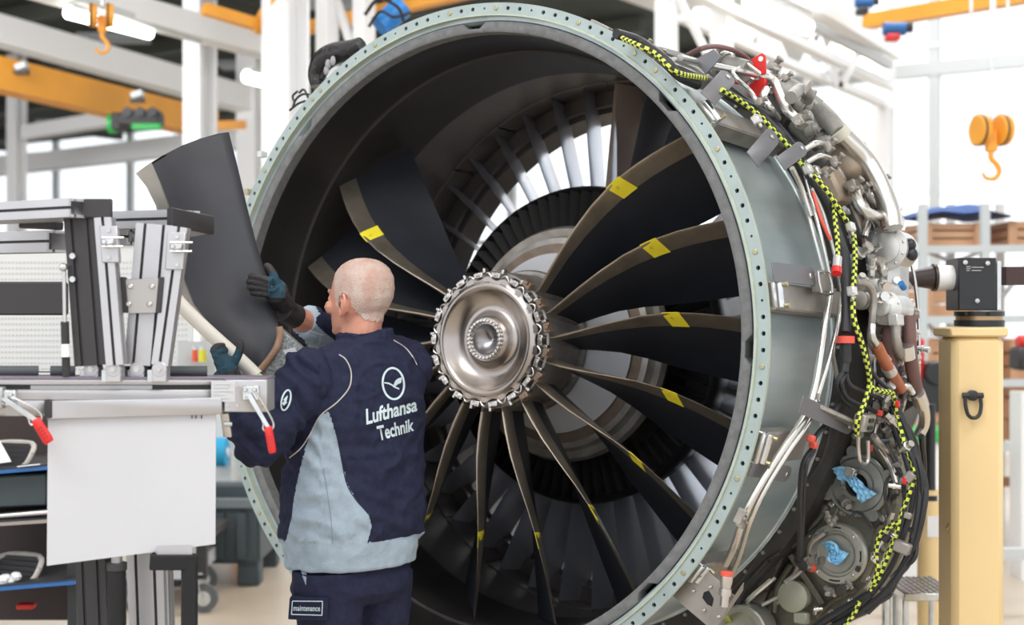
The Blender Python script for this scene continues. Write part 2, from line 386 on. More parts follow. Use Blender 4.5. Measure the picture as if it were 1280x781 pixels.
# ---- hook blocks
def hook_block(px, py, Y, s, label, cat='crane hook', tilt=0):
    c = at(px, py, Y); o = thing('hook_block', label, cat, c)
    for k in (-1, 1):
        q = c+Vector((k*.062*s, 0, 0)); part('sheave', MB().disc(q-Vector((.03*s, .02, 0)), (1, .25, 0), [(0, .08*s), (.008*s, .088*s), (.05*s, .088*s), (.058*s, .08*s)], 20), CRANE, o)
        part('sheave_guard', MB().disc(q-Vector((.042*s, .02, 0)), (1, .25, 0), [(.022*s, .092*s), (.036*s, .092*s)], 20), DARKPL, o)
    part('yoke', MB().box(c-Vector((0, 0, .06*s)), (.06*s, .05*s, .12*s)), CRANE, o, bevel=.005)
    pts = [c+Vector((x*s, 0, z*s)) for x, z in ((0, -.11), (0, -.16), (.035, -.20), (.045, -.24), (.015, -.275), (-.03, -.27), (-.05, -.24))]
    part('hook', MB().tube(pts, lambda q: .017*s*(1-.5*q*q), 8), CRANE, o)
    part('rope', MB().cyl(c+Vector((0, 0, .05*s)), Vector((c.x, c.y, 9.15 if px > 600 else 4.68)), .006, n=6), ZINC, o)
hook_block(1239, 163, 8.5, 1.05, 'double orange crane hook block hanging before the right windows')
hook_block(128, 20, 8.5, .8, 'orange crane hook block hanging before the upper left strip light')
# crane hoist, camera-like brackets
c = at(176, 150, 11.6)
o = thing('crane_hoist', 'black and green hoist hanging under the left orange crane beam', 'hoist', c)
part('frame', MB().box(c, (.34, .2, .10)).box(c+Vector((-.18, 0, -.02)), (.08, .18, .14)), DARKPL, o, bevel=.01)
G = mat('hoist_green', (.03, .42, .09), .45)
part('motor', MB().cyl(c+Vector((-.26, 0, -.03)), c+Vector((-.20, 0, -.03)), .08, n=14), G, o)
part('cover', MB().box(c+Vector((.08, -.12, -.07)), (.24, .06, .055)), G, o, bevel=.01)
for k in range(3): part('gear_unit', MB().cyl(c+Vector((-.08+.1*k, -.12, .05)), c+Vector((-.08+.1*k, .1, .05)), .04, n=10), GUNMETAL, o)
for i, (px, py) in enumerate(((27, 83), (172, 118))):
    c = at(px, py, 10.9); o = thing('beam_trolley', ('grey cable trolley on the orange beam at the far left', 'grey cable trolley on the orange beam beside the hoist')[i], 'trolley', c)
    part('wheel_box', MB().box(c, (.09, .08, .05), Matrix.Rotation(-.3, 3, 'Y')), GREYP, o, bevel=.006); part('clamp', MB().box(c-Vector((0, 0, .045)), (.10, .06, .03)), DARKPL, o)
for i, (px, py, mt, mt2, s, lab) in enumerate(((1118, 36, BLUEP, RED, 1, 'blue and red hoist motor at the end of the right crane beam'), (1080, 3, BLUEP, DARKPL, .8, 'small blue hoist motor at the top edge right of the engine'))):
    c = at(px, py, 10.5); o = thing('hoist_motor', lab, 'hoist', c)
    part('motor', MB().cyl(c-Vector((.08*s, 0, 0)), c+Vector((.08*s, 0, 0)), .05*s, n=12), mt, o); part('gearbox', MB().box(c+Vector((-.02, -.02, -.07)), (.10*s, .1, .05)), mt2, o, bevel=.01)
    part('flange', MB().cyl(c+Vector((.09*s, 0, .01)), c+Vector((.13*s, 0, .01)), .04*s, n=12), DARKPL, o)
# blue hoist with cables behind top of ring
c = at(487, 26, 7.2); o = thing('cable_hoist', 'blue hoist with dark looped cables behind the top left of the ring', 'hoist', c)
part('motor', MB().cyl(c+Vector((-.05, 0, -.03)), c+Vector((.06, .05, .08)), .06, n=14), mat('hoist_blue', (.02, .22, .62), .4), o)
part('cable', MB().tube([c+Vector(q) for q in ((-.12, -.05, .02), (-.05, -.08, .09), (.05, -.08, .05), (.09, -.05, -.04), (.16, -.02, -.05))], .009, 6), CABLE, o)
part('cable', MB().tube([c+Vector(q) for q in ((-.10, -.05, -.04), (-.04, -.08, .03), (.03, -.09, .0), (.11, -.05, .03))], .008, 6), CABLE, o)

# ================================================================ RIGHT BACKGROUND
WOOD = mat('crate_wood', (.66, .38, .22), .6, 0, .12, 3)
RACKM = mat('rack_grey', (.55, .60, .62), .5)
rk = thing('storage_rack', 'tall light grey storage rack with wooden crates at the right', 'rack', at(1215, 600, 10))
def R(n, p0, p1, Y0, Y1, w, mt=RACKM): part(n, MB().beam(at(*p0, Y0), at(*p1, Y1), w, w), mt, rk)
for px, Y in ((1153, 9.6), (1188, 10.6), (1231, 9.6), (1250, 10.6), (1300, 9.6)):
    a = at(px, 255, Y); b = Vector((a.x, a.y, 0)); part('upright', MB().beam(a, b, .055, .055), RACKM, rk)
for y in (312, 400, 480, 560): R('shelf_beam', (1145, y), (1310, y-2), 9.6, 9.6, .05)
for p0, p1 in (((1153, 312), (1231, 345)), ((1231, 312), (1153, 345)), ((1231, 400), (1300, 310)), ((1153, 400), (1231, 470)), ((1231, 480), (1300, 400)), ((1153, 480), (1231, 555))): R('brace', p0, p1, 10.5, 10.5, .03)
def crate(x0, y0, x1, y1, Y, lab):
    a, b = at(x0, y1, Y), at(x1, y0, Y); dp = .7; c = (a+b)/2+Vector((0, dp/2, 0)); wx, hz = b.x-a.x, b.z-a.z
    o = thing('wooden_crate', lab, 'crate', (c.x, c.y, a.z))
    n = 3
    for k in range(n): part('plank', MB().box((c.x, c.y, a.z+hz*(k+.5)/n), (wx, dp, hz/n-.012)), WOOD, o)
    for k in (-1, 1): part('batten', MB().box((c.x+k*wx*.42, c.y-dp/2-.012, c.z), (.06, .024, hz)), WOOD, o)
crate(1153, 278, 1229, 308, 9.8, 'wooden crate on the top shelf of the rack under the blue tarp')
crate(1260, 276, 1320, 308, 9.8, 'wooden crate on the top shelf of the rack at the right edge')
crate(1155, 345, 1226, 397, 9.9, 'wooden crate behind the black cone of the shaft')
crate(1153, 424, 1229, 476, 9.8, 'wooden crate on the middle shelf below the shaft')
crate(1262, 424, 1330, 476, 9.8, 'wooden crate on the middle shelf at the right edge')
crate(1175, 520, 1229, 556, 9.8, 'low wooden crate on the bottom shelf left of the near yellow post')
crate(1262, 470, 1330, 552, 10.2, 'wooden crate on the bottom shelf right of the near yellow post')
m = MB(); c = at(1192, 272, 10)
rows = [[c+Vector((x*.36, y, .0+.085*max(0, 1-abs(x)**1.5)*(1 if abs(y) < .3 else .2)+.01*math.sin(x*7+y*3))) for x in [q/6 for q in range(-6, 7)]] for y in (-.34, -.15, 0, .2, .34)]
m.grid(rows); m.add([v-Vector((0, 0, .012)) for v in m.v], m.f[:])
solo('blue_tarp', m, mat('tarp_blue', (.03, .09, .28), .7), 'blue tarp heaped on the top crate of the rack', 'tarp', c)
# machine behind the engine
c = at(1155, 470, 8.4); o = thing('test_machine', 'red, black and green machine standing behind the engine at the right', 'machine', (c.x, c.y, 0))
part('frame', MB().box((c.x+.02, c.y+.2, .42), (.5, .4, .84)), WHITE, o, bevel=.01)
part('table', MB().box((c.x+.02, c.y+.2, .87), (.62, .5, .06)), G, o, bevel=.01)
part('red_guard', MB().box(c+Vector((-.07, 0, .10)), (.13, .10, .26)), RED, o, bevel=.02)
part('red_box', MB().box(c+Vector((.14, .05, -.02)), (.06, .06, .12)), RED, o, bevel=.01)
part('vice', MB().box(c+Vector((.04, 0, -.11)), (.20, .14, .20)).cyl(c+Vector((.05, -.1, .02)), c+Vector((.05, .1, .02)), .07, n=12), GUNMETAL, o, bevel=.008)
c = at(1290, 448, 8.6); o = thing('red_machine_head', 'red and black machine head at the right edge beyond the yellow post', 'machine', (c.x, c.y, 0))
part('stand', MB().box((c.x, c.y, c.z/2-.1), (.2, .2, c.z-.2)), WHITE, o); part('head', MB().box(c, (.22, .2, .14)), DARKPL, o, bevel=.02); part('cap', MB().box(c+Vector((-.03, 0, .1)), (.12, .12, .08)), RED, o, bevel=.02)

# ---- near yellow post with trunnion head
PY = 4.75
def bxp(m, x0, y0, x1, y1, Y, d, **k):
    a, b = at(x0, y1, Y), at(x1, y0, Y); return m.box(((a.x+b.x)/2, Y+d/2, (a.z+b.z)/2), (b.x-a.x, d, b.z-a.z), **k)
px0 = at(1224, 781, PY)
post = thing('stand_post', 'thick yellow stand post with black shackle at the right edge', 'stand post', (px0.x, PY+.09, 0))
top = at(1224, 419, PY)
part('column', MB().box((px0.x, PY+.09, top.z/2), (.176, .18, top.z)), YPOST, post, bevel=.022)
part('cap_plate', bxp(MB(), 1188, 409, 1261, 421, PY-.008, .20), YPOST, post, bevel=.006)
part('base_plate', MB().box((px0.x, PY+.09, .015), (.5, .5, .03)), YPOST, post, bevel=.004)
sc = at(1216, 495, PY-.015)
sh = part('shackle', MB().tube([sc+Vector(q) for q in ((-.024, 0, .004), (-.026, -.006, -.03), (-.018, -.01, -.062), (0, -.012, -.072), (.018, -.01, -.062), (.026, -.006, -.03), (.024, 0, .004))], .0065, 8), GUNMETAL, post)
part('shackle_bolt', MB().cyl(sc+Vector((-.034, 0, .002)), sc+Vector((.034, 0, .002)), .010, n=10).disc(sc+Vector((0, .01, .002)), (0, -1, 0), [(0, .018), (.016, .018), (.02, .012)], 12), GUNMETAL, sh)
part('side_lug', MB().disc(at(1186, 660, PY+.05)+Vector((.012, 0, 0)), (0, -1, 0), [(0, .024), (.012, .024)], 6), mat('lug_brass', (.35, .25, .10), .4, .7), post)
hd = part('turntable', MB().cyl(at(1224, 408, PY+.09), at(1224, 400, PY+.09), .083, n=32).cyl(at(1224, 395, PY+.09), at(1224, 389, PY+.09), .083, n=32), GUNMETAL, post)
part('brass_ring', MB().cyl(at(1224, 400, PY+.09), at(1224, 395, PY+.09), .078, n=32), mat('ring_brass', (.45, .30, .16), .35, .8), hd)
for x in (-.045, .03): part('socket_screw', MB().disc(at(1224, 392, PY+.008)+Vector((x, 0, 0)), (0, -1, 0), [(0, .006), (.006, .006)], 10), BLACK, hd)
blk = part('clamp_block', bxp(MB(), 1198, 322, 1246, 388, PY+.01, .14), GUNMETAL, post, bevel=.004)
part('rear_plate', bxp(MB(), 1246, 326, 1252, 388, PY+.03, .12), ZINC, post, bevel=.002)
for x, y in ((1206, 328), (1234, 329), (1221, 376)):
    part('bolt', MB().disc(at(x, y, PY+.01), (0, -1, 0), [(0, .008), (.007, .008), (.008, .005)], 10), STEEL, blk)
ENG = mat('engraving', (.55, .55, .55), .6)
def textmesh(name, body, size, ext=.0005, offset=0, spacing=1, align='LEFT'):
    cu = bpy.data.curves.new(name, 'FONT'); cu.body = body; cu.size = size; cu.extrude = ext; cu.offset = offset; cu.align_x = align; cu.resolution_u = 3; cu.space_character = spacing
    o = bpy.data.objects.new(name, cu); COL.objects.link(o); dg = bpy.context.evaluated_depsgraph_get()
    me = bpy.data.meshes.new_from_object(o.evaluated_get(dg)); bpy.data.objects.remove(o); bpy.data.curves.remove(cu); me.name = name; return me
m = MB()
for x, y, l in ((1208, 333, 5), (1208, 335.5, 5), (1214.5, 334, 15), (1208, 338, 4), (1214.5, 338, 12)): m.beam(at(x, y, PY+.0095), at(x+l, y, PY+.0095), .002, .0028, Vector((0, 1, 0)))
part('engraving', m, ENG, blk, smooth=0)
# shaft to the engine
bk = thing('trunnion_shaft', 'black cone and white sleeve shaft between the engine and the yellow post', 'shaft', at(1165, 347, PY+.05))
Ys = PY+.08
part('sleeve', MB().cyl(at(1169, 347, Ys), at(1199, 347, Ys), .0425, n=28), mat('sleeve_white', (.78, .78, .77), .35), bk)
part('cone', MB().cyl(at(1131, 348, Ys-.05), at(1166, 347, Ys), .022, .040, n=28).cyl(at(1166, 347, Ys), at(1169.5, 347, Ys), .047, n=28), mat('cone_black', (.03, .018, .016), .4), bk)
part('pin', MB().cyl(at(1100, 348, Ys-.12), at(1132, 348, Ys-.05), .018, n=16), DULL, bk)
solo('clamp_bar', MB().beam(at(1253, 345, Ys), at(1420, 344, Ys+.1), .05, .062), mat('arm_brown', (.045, .022, .02), .5), 'dark square bar running right from the clamp on the yellow post', 'bar', at(1290, 345, Ys))
# ---- rear yellow post
YR = 6.2; q = at(1160, 781, YR)
rp_ = thing('stand_post', 'thin round yellow post half hidden beside the near yellow post', 'stand post', (q.x, YR, 0))
zt = at(0, 612, YR).z
part('tube', MB().cyl((q.x, YR, 0), (q.x, YR, at(0, 625, YR).z), .046, n=24), YPOST, rp_)
part('collar', MB().cyl((q.x, YR, at(0, 625, YR).z), (q.x, YR, at(0, 618, YR).z), .040, n=24), GUNMETAL, rp_)
part('top_ring', MB().cyl((q.x, YR, at(0, 618, YR).z), (q.x, YR, zt), .046, n=24), YPOST, rp_)
part('spindle', MB().cyl((q.x+.01, YR, zt), (q.x+.01, YR, at(0, 505, YR).z), .022, n=16), GUNMETAL, rp_)
part('sticker', MB().box((q.x+.008, YR-.047, at(0, 656, YR).z), (.05, .004, .09)), WHITE, rp_)
part('foot', MB().box((q.x, YR, .02), (.4, .4, .04)), YPOST, rp_)
# ---- checker plate step and pipes
st = thing('checker_step', 'silver checker plate step between the engine and the yellow post', 'step', at(1158, 745, 5.4))
zs = at(0, 737, 5.4).z
plate = MB().box((at(1158, 0, 5.4).x, 5.5, zs-.015), (.205, .34, .03)); part('plate', plate, ZINC, st, bevel=.003)
m = MB(); cx = at(1158, 0, 5.4).x
for i in range(9):
    for j in range(13):
        s = 1 if (i+j) % 2 else -1
        m.box((cx-.09+i*.0225, 5.345+j*.026, zs+.0015), (.017, .005, .003), Matrix.Rotation(s*.8, 3, 'Z'))
part('tread', m, STEEL, st, kind='stuff', smooth=0)
for x in (-.09, .09):
    for y in (5.36, 5.64): part('leg', MB().cyl((cx+x, y, 0), (cx+x, y, zs-.03), .012, n=8), ZINC, st)
for px, lab in ((1108, 'bright vertical pipe left of the checker plate step'), (1121, 'second vertical pipe touching the checker plate step')):
    p = at(px, 700, 5.8); solo('steel_pipe', MB().cyl((p.x, 5.8, 0), (p.x, 5.8, p.z), .018, n=14), ZINC, lab, 'pipe', (p.x, 5.8, 0))
# low rails on the floor at right
for y0, Yr, lab in ((600, 9.0, 'far brown floor rail behind the yellow posts'), (690, 7.6, 'near grey floor rail behind the yellow posts')):
    a, b = at(1060, y0, Yr), at(1400, y0+3, Yr); solo('floor_rail', MB().beam(Vector((a.x, a.y, a.z)), b, .06, .06).beam(Vector((a.x, a.y, 0)), Vector((a.x, a.y, a.z)), .06, .06).beam(Vector((b.x, b.y, 0)), Vector((b.x, b.y, b.z)), .06, .06), mat('rail_brown', (.30, .15, .08), .5) if y0 == 600 else GREYP, lab, 'rail', a)

# ================================================================ LEFT BACKGROUND
# perforated board
o = thing('perforated_board', 'white perforated tool board standing behind the workstation', 'tool board', at(60, 600, 6.2))
bxp(mm := MB(), -60, 303, 240, 470, 6.2, .03); part('panel', mm, mat('board_white', (.66, .67, .66), .55), o)
m = MB()
for i in range(60):
    for j in range(20):
        p = at(-40+i*4.6+1, 328+j*7, 6.198); m.box(p, (.006, .002, .006))
part('perforation', m, mat('hole_grey', (.45, .45, .45), .7), o, kind='stuff', smooth=0)
bxp(mm := MB(), -60, 297, 240, 304, 6.18, .06); part('top_rail', mm, GREYP, o)
for px in (-50, 235): a = at(px, 470, 6.2); part('leg', MB().beam((a.x, 6.22, 0), (a.x, 6.22, a.z), .05, .05), GREYP, o)
bxp(mm := MB(), -40, 352, 80, 394, 4.4, .05); solo('dark_crossbar', mm, DARKPL, 'wide dark crossbar behind the left posts of the workstation', 'bar', at(20, 373, 4.4), bevel=.006)
for x0, x1, col, lab in ((240, 247, (.75, .1, .05), 'small red can on the board shelf'), (248, 258, (.7, .65, .05), 'small yellow can behind the gloved left hand')):
    p = at((x0+x1)/2, 452, 6.0); r = (x1-x0)/2/FPX*6
    o = thing('spray_can', lab, 'can', p); part('can_body', MB().cyl(p, p+Vector((0, 0, .05)), r, n=12), mat('can_%d' % x0, col, .4), o); part('lid', MB().cyl(p+Vector((0, 0, .05)), p+Vector((0, 0, .065)), r*.8, n=12), GREYP, o)
a, b = at(232, 454, 5.95), at(275, 454, 6.2); solo('can_shelf', MB().beam(a+Vector((-.05, .06, -.006)), b+Vector((0, -.1, -.006)), .012, .2), GREYP, 'narrow grey shelf under the small cans', 'shelf', a)

# dark bin on feet, beyond the ring
YB = 8.3; 
o = thing('storage_bin', 'large dark grey storage bin on feet behind the lower left of the ring', 'storage bin', at(270, 715, YB))
a, b = at(200, 700, YB), at(322, 628, YB); BIN = mat('bin_grey', (.055, .075, .085), .55, 0, .1, 4)
cx = (a.x+b.x)/2; wx = b.x-a.x; hz = b.z-a.z
for (dx, dy, sx, sy) in ((0, 0, wx, .03), (0, .8, wx, .03), (-wx/2, .4, .03, .8), (wx/2, .4, .03, .8)): part('side_wall', MB().box((cx+dx, YB+dy, (a.z+b.z)/2), (sx, sy, hz)), BIN, o)
part('bottom', MB().box((cx, YB+.4, a.z), (wx, .8, .04)), BIN, o)
for (dx, dy, sx, sy) in ((0, -.02, wx+.08, .06), (0, .82, wx+.08, .06), (-wx/2-.02, .4, .06, .9), (wx/2+.02, .4, .06, .9)): part('rim', MB().box((cx+dx, YB+dy, b.z), (sx, sy, .05)), mat('bin_rim', (.16, .19, .20), .5), o)
for k in (-.7, -.25, .25, .7): part('rib', MB().box((cx+k*wx/2, YB-.03, (a.z+b.z)/2-.02), (.05, .04, hz*.8)), BIN, o)
for k in (-.8, .8):
    for dy in (.08, .7): part('foot', MB().box((cx+k*wx/2, YB+dy, a.z/2), (.13, .13, a.z)), BIN, o, bevel=.01)
# trolley with blue posts and caster behind workstation legs
YT = 7.6
o = thing('parts_trolley', 'grey parts trolley with blue post and caster right of the workstation legs', 'trolley', at(240, 740, YT))
bxp(mm := MB(), 150, 706, 240, 724, YT, .6); part('deck', mm, WHITEP, o)
bxp(mm := MB(), 236, 690, 243, 722, YT-.02, .04); part('blue_post', mm, BLUEP, o)
bxp(mm := MB(), 243, 675, 258, 724, YT-.01, .05); part('dark_post', mm, DARKPL, o)
bxp(mm := MB(), 150, 668, 258, 678, YT, .6); part('shelf', mm, DARKPL, o)
for px, dy in ((255, 0), (170, 0), (255, .55), (170, .55)):
    c = at(px, 0, YT+dy); c.z = .075; w_ = part('wheel', MB().cyl(c-Vector((.018, 0, 0)), c+Vector((.018, 0, 0)), .075, n=24) if False else MB().cyl(c-Vector((0, .018, 0)), c+Vector((0, .018, 0)), .075, n=24), mat('tyre', (.10, .11, .115), .6), o)
    part('wheel_hub', MB().cyl(c-Vector((0, .022, 0)), c+Vector((0, .022, 0)), .04, n=16), ZINC, w_); part('fork', MB().beam(c+Vector((0, -.026, 0)), c+Vector((-.04, -.026, .13)), .03, .006).beam(c+Vector((0, .026, 0)), c+Vector((-.04, .026, .13)), .03, .006).box(c+Vector((-.04, 0, .135)), (.08, .07, .01)), ZINC, w_)
# orange cabinet sliver, grey cabinet, blue roll
bxp(mm := MB(), 289, 520, 330, 690, 10.4, .5); solo('orange_cabinet', mm, mat('cabinet_orange', (.75, .30, .10), .5), 'orange cabinet seen between the ring and the grey bin', 'cabinet', at(305, 690, 10.4))
mm.v and None
bxp(mm := MB(), 262, 480, 289, 625, 9.3, .5); solo('grey_cabinet', mm, GREYP, 'tall grey cabinet behind the blue paper roll', 'cabinet', at(275, 625, 9.2))
c = at(277, 565, 9.19); o = thing('paper_roll', 'blue paper roll on the front of the grey cabinet', 'paper roll', c)
part('roll', MB().cyl(c-Vector((.05, 0, 0)), c+Vector((.035, 0, 0)), .095, n=20), mat('roll_blue', (.02, .32, .55), .7), o); part('core', MB().cyl(c-Vector((.06, 0, 0)), c+Vector((.045, 0, 0)), .03, n=12), WHITE, o)
for i, (z0, y1) in enumerate(()): pass

# shelf trolley at far left
YS = 5.2
o = thing('shelf_trolley', 'shelf trolley with blue edged shelves at the lower left', 'shelf trolley', at(20, 781, YS))
def shelf(y, d=.6, x0=-90, x1=100, mt=DARKPL):
    a, b = at(x0, y+8, YS), at(x1, y-8, YS)
    part('shelf_board', MB().prism([a, b, b+Vector((0, d, 0)), a+Vector((0, d, 0))], (0, 0, .012)), mt, o)
    part('blue_edge', MB().beam(a+Vector((0, -.006, 0)), b+Vector((0, -.006, 0)), .012, .03, Vector((0, 1, 0))) , BLUEP, o)
shelf(589); shelf(735, x1=95)
part('tray', MB().prism([at(-60, 660, YS), at(62, 654, YS), at(62, 654, YS)+Vector((0, .5, 0)), at(-60, 660, YS)+Vector((0, .5, 0))], (0, 0, .02)), DARKPL, o)
part('tray_rim', MB().beam(at(-60, 659, YS-.01), at(60, 651, YS-.01), .012, .014, Vector((0, 1, 0))), mat('rim_bronze', (.35, .31, .28), .4, .6), o)
for px in (-70, 92):
    for dy in (.05, .55): p = at(px, 560, YS+dy); part('upright', MB().beam((p.x, p.y, .12), (p.x, p.y, p.z), .035, .035), GUNMETAL, o)
for px in (-60, 85):
    c = at(px, 0, YS+.1); c.z = .07; w_ = part('wheel', MB().cyl(c-Vector((0, .02, 0)), c+Vector((0, .02, 0)), .07, n=20), MATS['tyre'], o); part('fork', MB().box(c+Vector((0, 0, .085)), (.05, .06, .05)), GUNMETAL, w_)
a, b = at(-40, 640, YS+.02), at(60, 598, YS+.02)
bn = thing('shelf_bin', 'dark blue grey plastic bin between the two blue shelf edges', 'bin', (a+b)/2)
part('front', MB().prism([at(-60, 598, YS+.03), at(58, 592, YS+.03), at(58, 632, YS+.05), at(-60, 637, YS+.05)], (0, .4, 0)), BIN, bn, bevel=.006)
part('label_strip', MB().beam(at(22, 583, YS-.025), at(50, 580, YS-.025), .003, .012, Vector((0, 1, 0))), WHITE, bn)
solo('steel_tube', MB().cyl(at(-60, 650, YS+.02), at(62, 640, YS+.02), .012, n=12), STEEL, 'bright steel tube lying above the bronze tray rim', 'tube', at(0, 645, YS))
part('added_dark_back', MB().prism([at(-90, 520, YS+.62), at(100, 520, YS+.62), at(100, 775, YS+.62), at(-90, 775, YS+.62)], (0, .02, 0)), mat('back_brown', (.035, .022, .02), .6), o)  # dark sheet added so the shelf interior reads dark
def frame_piece(px, py, s, lab):
    c = at(px, py, YS+.15); o = thing('aircraft_grille', lab, 'vent grille', c); Mx = Matrix.Rotation(-.35, 3, 'Z') @ Matrix.Rotation(.95, 3, 'X')
    loop = [c+Mx @ Vector((.10*s*math.copysign(abs(math.cos(t))**.7, math.cos(t)), .06*s*math.copysign(abs(math.sin(t))**.7, math.sin(t)), .01*math.cos(2*t))) for t in [2*PI*q/20 for q in range(21)]]
    part('rim', MB().tube(loop, .010*s, 8, raw=True), mat('grille_pale', (.50, .47, .42), .5, 0, .15, 20), o)
    for k in range(5): y = (-.04+.02*k)*s; part('slat', MB().beam(c+Mx @ Vector((-.085*s, y, 0)), c+Mx @ Vector((.085*s, y, 0)), .006, .016), DARKPL, o)
frame_piece(14, 568, 1.0, 'pale curved vent grille on the upper blue edged shelf'); frame_piece(22, 710, 1.05, 'pale curved vent grille lying on the lower blue edged shelf')
m = MB(); c = at(14, 722, YS+.05)
for q in range(7): m.ball(c+Vector((random.uniform(-.03, .03), random.uniform(-.02, .02), random.uniform(-.012, .012))), random.uniform(.014, .024), n=8)
solo('white_rag', m, WHITE, 'crumpled white rag beside the lower vent grille', 'rag', c)
solo('paper_sheet', MB().prism([at(-8, 580, YS+.02), at(14, 577, YS+.02), at(-2, 548, YS+.12), at(-20, 546, YS+.12)], (0, 0, .002)), WHITE, 'white paper sheet leaning on the upper grille', 'paper', at(0, 575, YS))
solo('red_box', MB().box(at(33, 757, YS+.3), (.065, .05, .02)), RED, 'small red case under the lower blue edged shelf', 'case', at(33, 760, YS+.3), bevel=.004)
# ================================================================ JET ENGINE
eng = thing('jet_engine', 'open jet engine with dark fan blades, steel hub and pipework down its right side', 'jet engine', M=EM)
def L(name, mb, mats, parent=eng, **k): return part(name, mb, mats, parent, local=True, **k)

# ---- front flange with drilled holes
NH = 144; R0, R1 = 1.016, 1.05
m = MB()
for k in range(NH):
    a0, a1 = 2*PI*k/NH, 2*PI*(k+1)/NH; ac = (a0+a1)/2; Rc = (R0+R1)/2
    hr = .0066 if k % 4 != 1 else .0038
    outer = []
    for (ra, aa, rb, ab) in ((R0, a0, R0, a1), (R0, a1, R1, a1), (R1, a1, R1, a0), (R1, a0, R0, a0)):
        outer += [pol(0, ra+(rb-ra)*q/3, aa+(ab-aa)*q/3) for q in range(3)]
    C0 = pol(0, Rc, ac)
    inner = []
    for p in outer:
        d = (p-C0).normalized(); inner.append(C0+d*hr)
    deep = [p+Vector((0, .010, 0)) for p in inner]
    n = len(outer); vs = outer+inner+deep
    fs = [(i, (i+1) % n, n+(i+1) % n, n+i) for i in range(n)]+[(n+i, n+(i+1) % n, 2*n+(i+1) % n, 2*n+i) for i in range(n)]
    m.add(vs, fs)
L('front_flange', m, SAGE, smooth=30, fix=False)
m = MB(); m.lathe([(.0, 1.05), (.011, 1.05), (.012, 1.012)], 144)
L('flange_edge', m, SAGE_EDGE)
m = MB(); m.lathe([(.0105, 1.012), (.0106, 1.049)], 144); L('flange_backing', m, BLACK)
m = MB(); m.lathe([(0, 1.016), (-.006, 1.014), (-.006, 1.009), (.05, 1.009)], 144); L('flange_lip', m, SAGE_EDGE)
# gold washers / studs in some of the holes
ws = MB().disc((0, 0, 0), (0, -1, 0), [(0, .0075), (.0025, .0075), (.003, .006)], 10).mesh('stud', mat('brass_stud', (.40, .36, .22), .35, .8), smooth=0)
for k in range(NH):
    if k % 7 in (2,) or (k*5) % 23 == 1:
        link('stud', ws, eng, Matrix.Translation(pol(0, (R0+R1)/2, 2*PI*(k+.5)/NH)))
# ---- annular gap, grey liner edge with notches
m = MB(); m.lathe([(.05, 1.01), (.05, .985)], 144); L('gap_shade', m, GAP)  # black floor paints the deep shade of the annular gap
m = MB(); N = 288; prof = []
rows = []
for i in range(N):
    a = 2*PI*i/N; notch = (i % 36) in (0, 1, 2)
    Ro = .974 if notch else .994
    rows.append([pol(.06, Ro, a), pol(.012, Ro, a), pol(.009, Ro-.004, a), pol(.009, .966, a), pol(.013, .961, a), pol(.05, .96, a)])
rows.append(rows[0]); m.grid(rows)
L('liner_edge_ring', m, GREYRING)
# ---- barrel linings
m = MB(); m.lathe([(.03, .962), (.10, .957), (.20, .954), (.205, .951), (.235, .951), (.24, .947)], 128); L('forward_liner', m, LINER)
m = MB(); m.lathe([(.24, .947), (.245, .940), (.50, .932), (.56, .934), (.566, .944)], 128); L('fan_track_liner', m, TRACK)
m = MB(); m.lathe([(.566, .944), (.568, .955), (.86, .962)], 128); L('aft_liner', m, PANEL)
# panels between the vane feet
for k in range(24):
    m = MB(); a = 2*PI*k/24
    m.lathe([(.862, .9625), (.864, .957), (.985, .958), (.99, .97)], 8, a+.004, a+2*PI/24-.004); L('vane_platform', m, PANEL)
m = MB(); m.lathe([(.995, .972), (.995, .905), (1.01, .900), (1.03, .905), (1.03, .885), (1.14, .870), (1.15, .99)], 128); L('rear_frame_ring', m, PANEL)
# ---- outside of the fan case
m = MB(); m.lathe([(.012, 1.03), (.014, .998), (.03, .99), (.585, .99), (.59, .995), (.60, .995), (.605, 1.02), (.625, 1.02), (.63, .99), (1.15, .99)], 144)
L('fan_case', m, CASE, smooth=25)
for k in range(72):
    if k > 36: break
m = MB()
for k in range(72):
    a = 2*PI*k/72; p = pol(.604, 1.01, a); m.cyl(p, p+Vector((0, -.012, 0)), .006, n=6)
L('case_bolts', m, DULL, kind='stuff', smooth=0)
# ---- outlet guide vanes
m = MB(); rows = []
for R in (.50, .62, .74, .86, .96):
    lean = .02*(R-.73); t0 = .89-.04*(.96-R); ch = .16; row = []
    for s, th in ((0, 0), (.12, .005), (.4, .008), (.75, .005), (1, 0), (.75, -.005), (.4, -.008), (.12, -.005)):
        cam_ = -.030*(1-s)      # curved against the swirl at the nose
        row.append(Vector((-cam_+lean+th, t0+ch*s, R)))
    rows.append(row)
m.grid(rows, closed=True, caps=True); vme = m.mesh('outlet_guide_vane', VANE)
for k in range(42):
    if k in (1, 2): continue
    link('outlet_guide_vane', vme, eng, Matrix.Rotation(2*PI*(k-.05)/42, 4, 'Y'))
def strut(a, x0, x1, t1, mt):
    m = MB(); rows = []
    for R in (.50, .73, .96):
        rows.append([Vector((x0+(x1-x0)*s+th, .88+(t1-.88)*s, R)) for s, th in ((0, 0), (.08, .010), (.5, .014), (1, .004), (1, -.004), (.5, -.014), (.08, -.010))])
    m.grid(rows, closed=True, caps=True); link('frame_strut', m.mesh('frame_strut', mt), eng, Matrix.Rotation(rad(a), 4, 'Y'))
strut(4.5, -.05, .035, 1.12, mat('strut_brown', (.50, .40, .34), .4, .4, .15, 5)); strut(13, -.05, .03, 1.12, mat('strut_grey', (.18, .18, .20), .4, .5)); strut(22, -.05, .03, 1.12, MATS['strut_grey'])
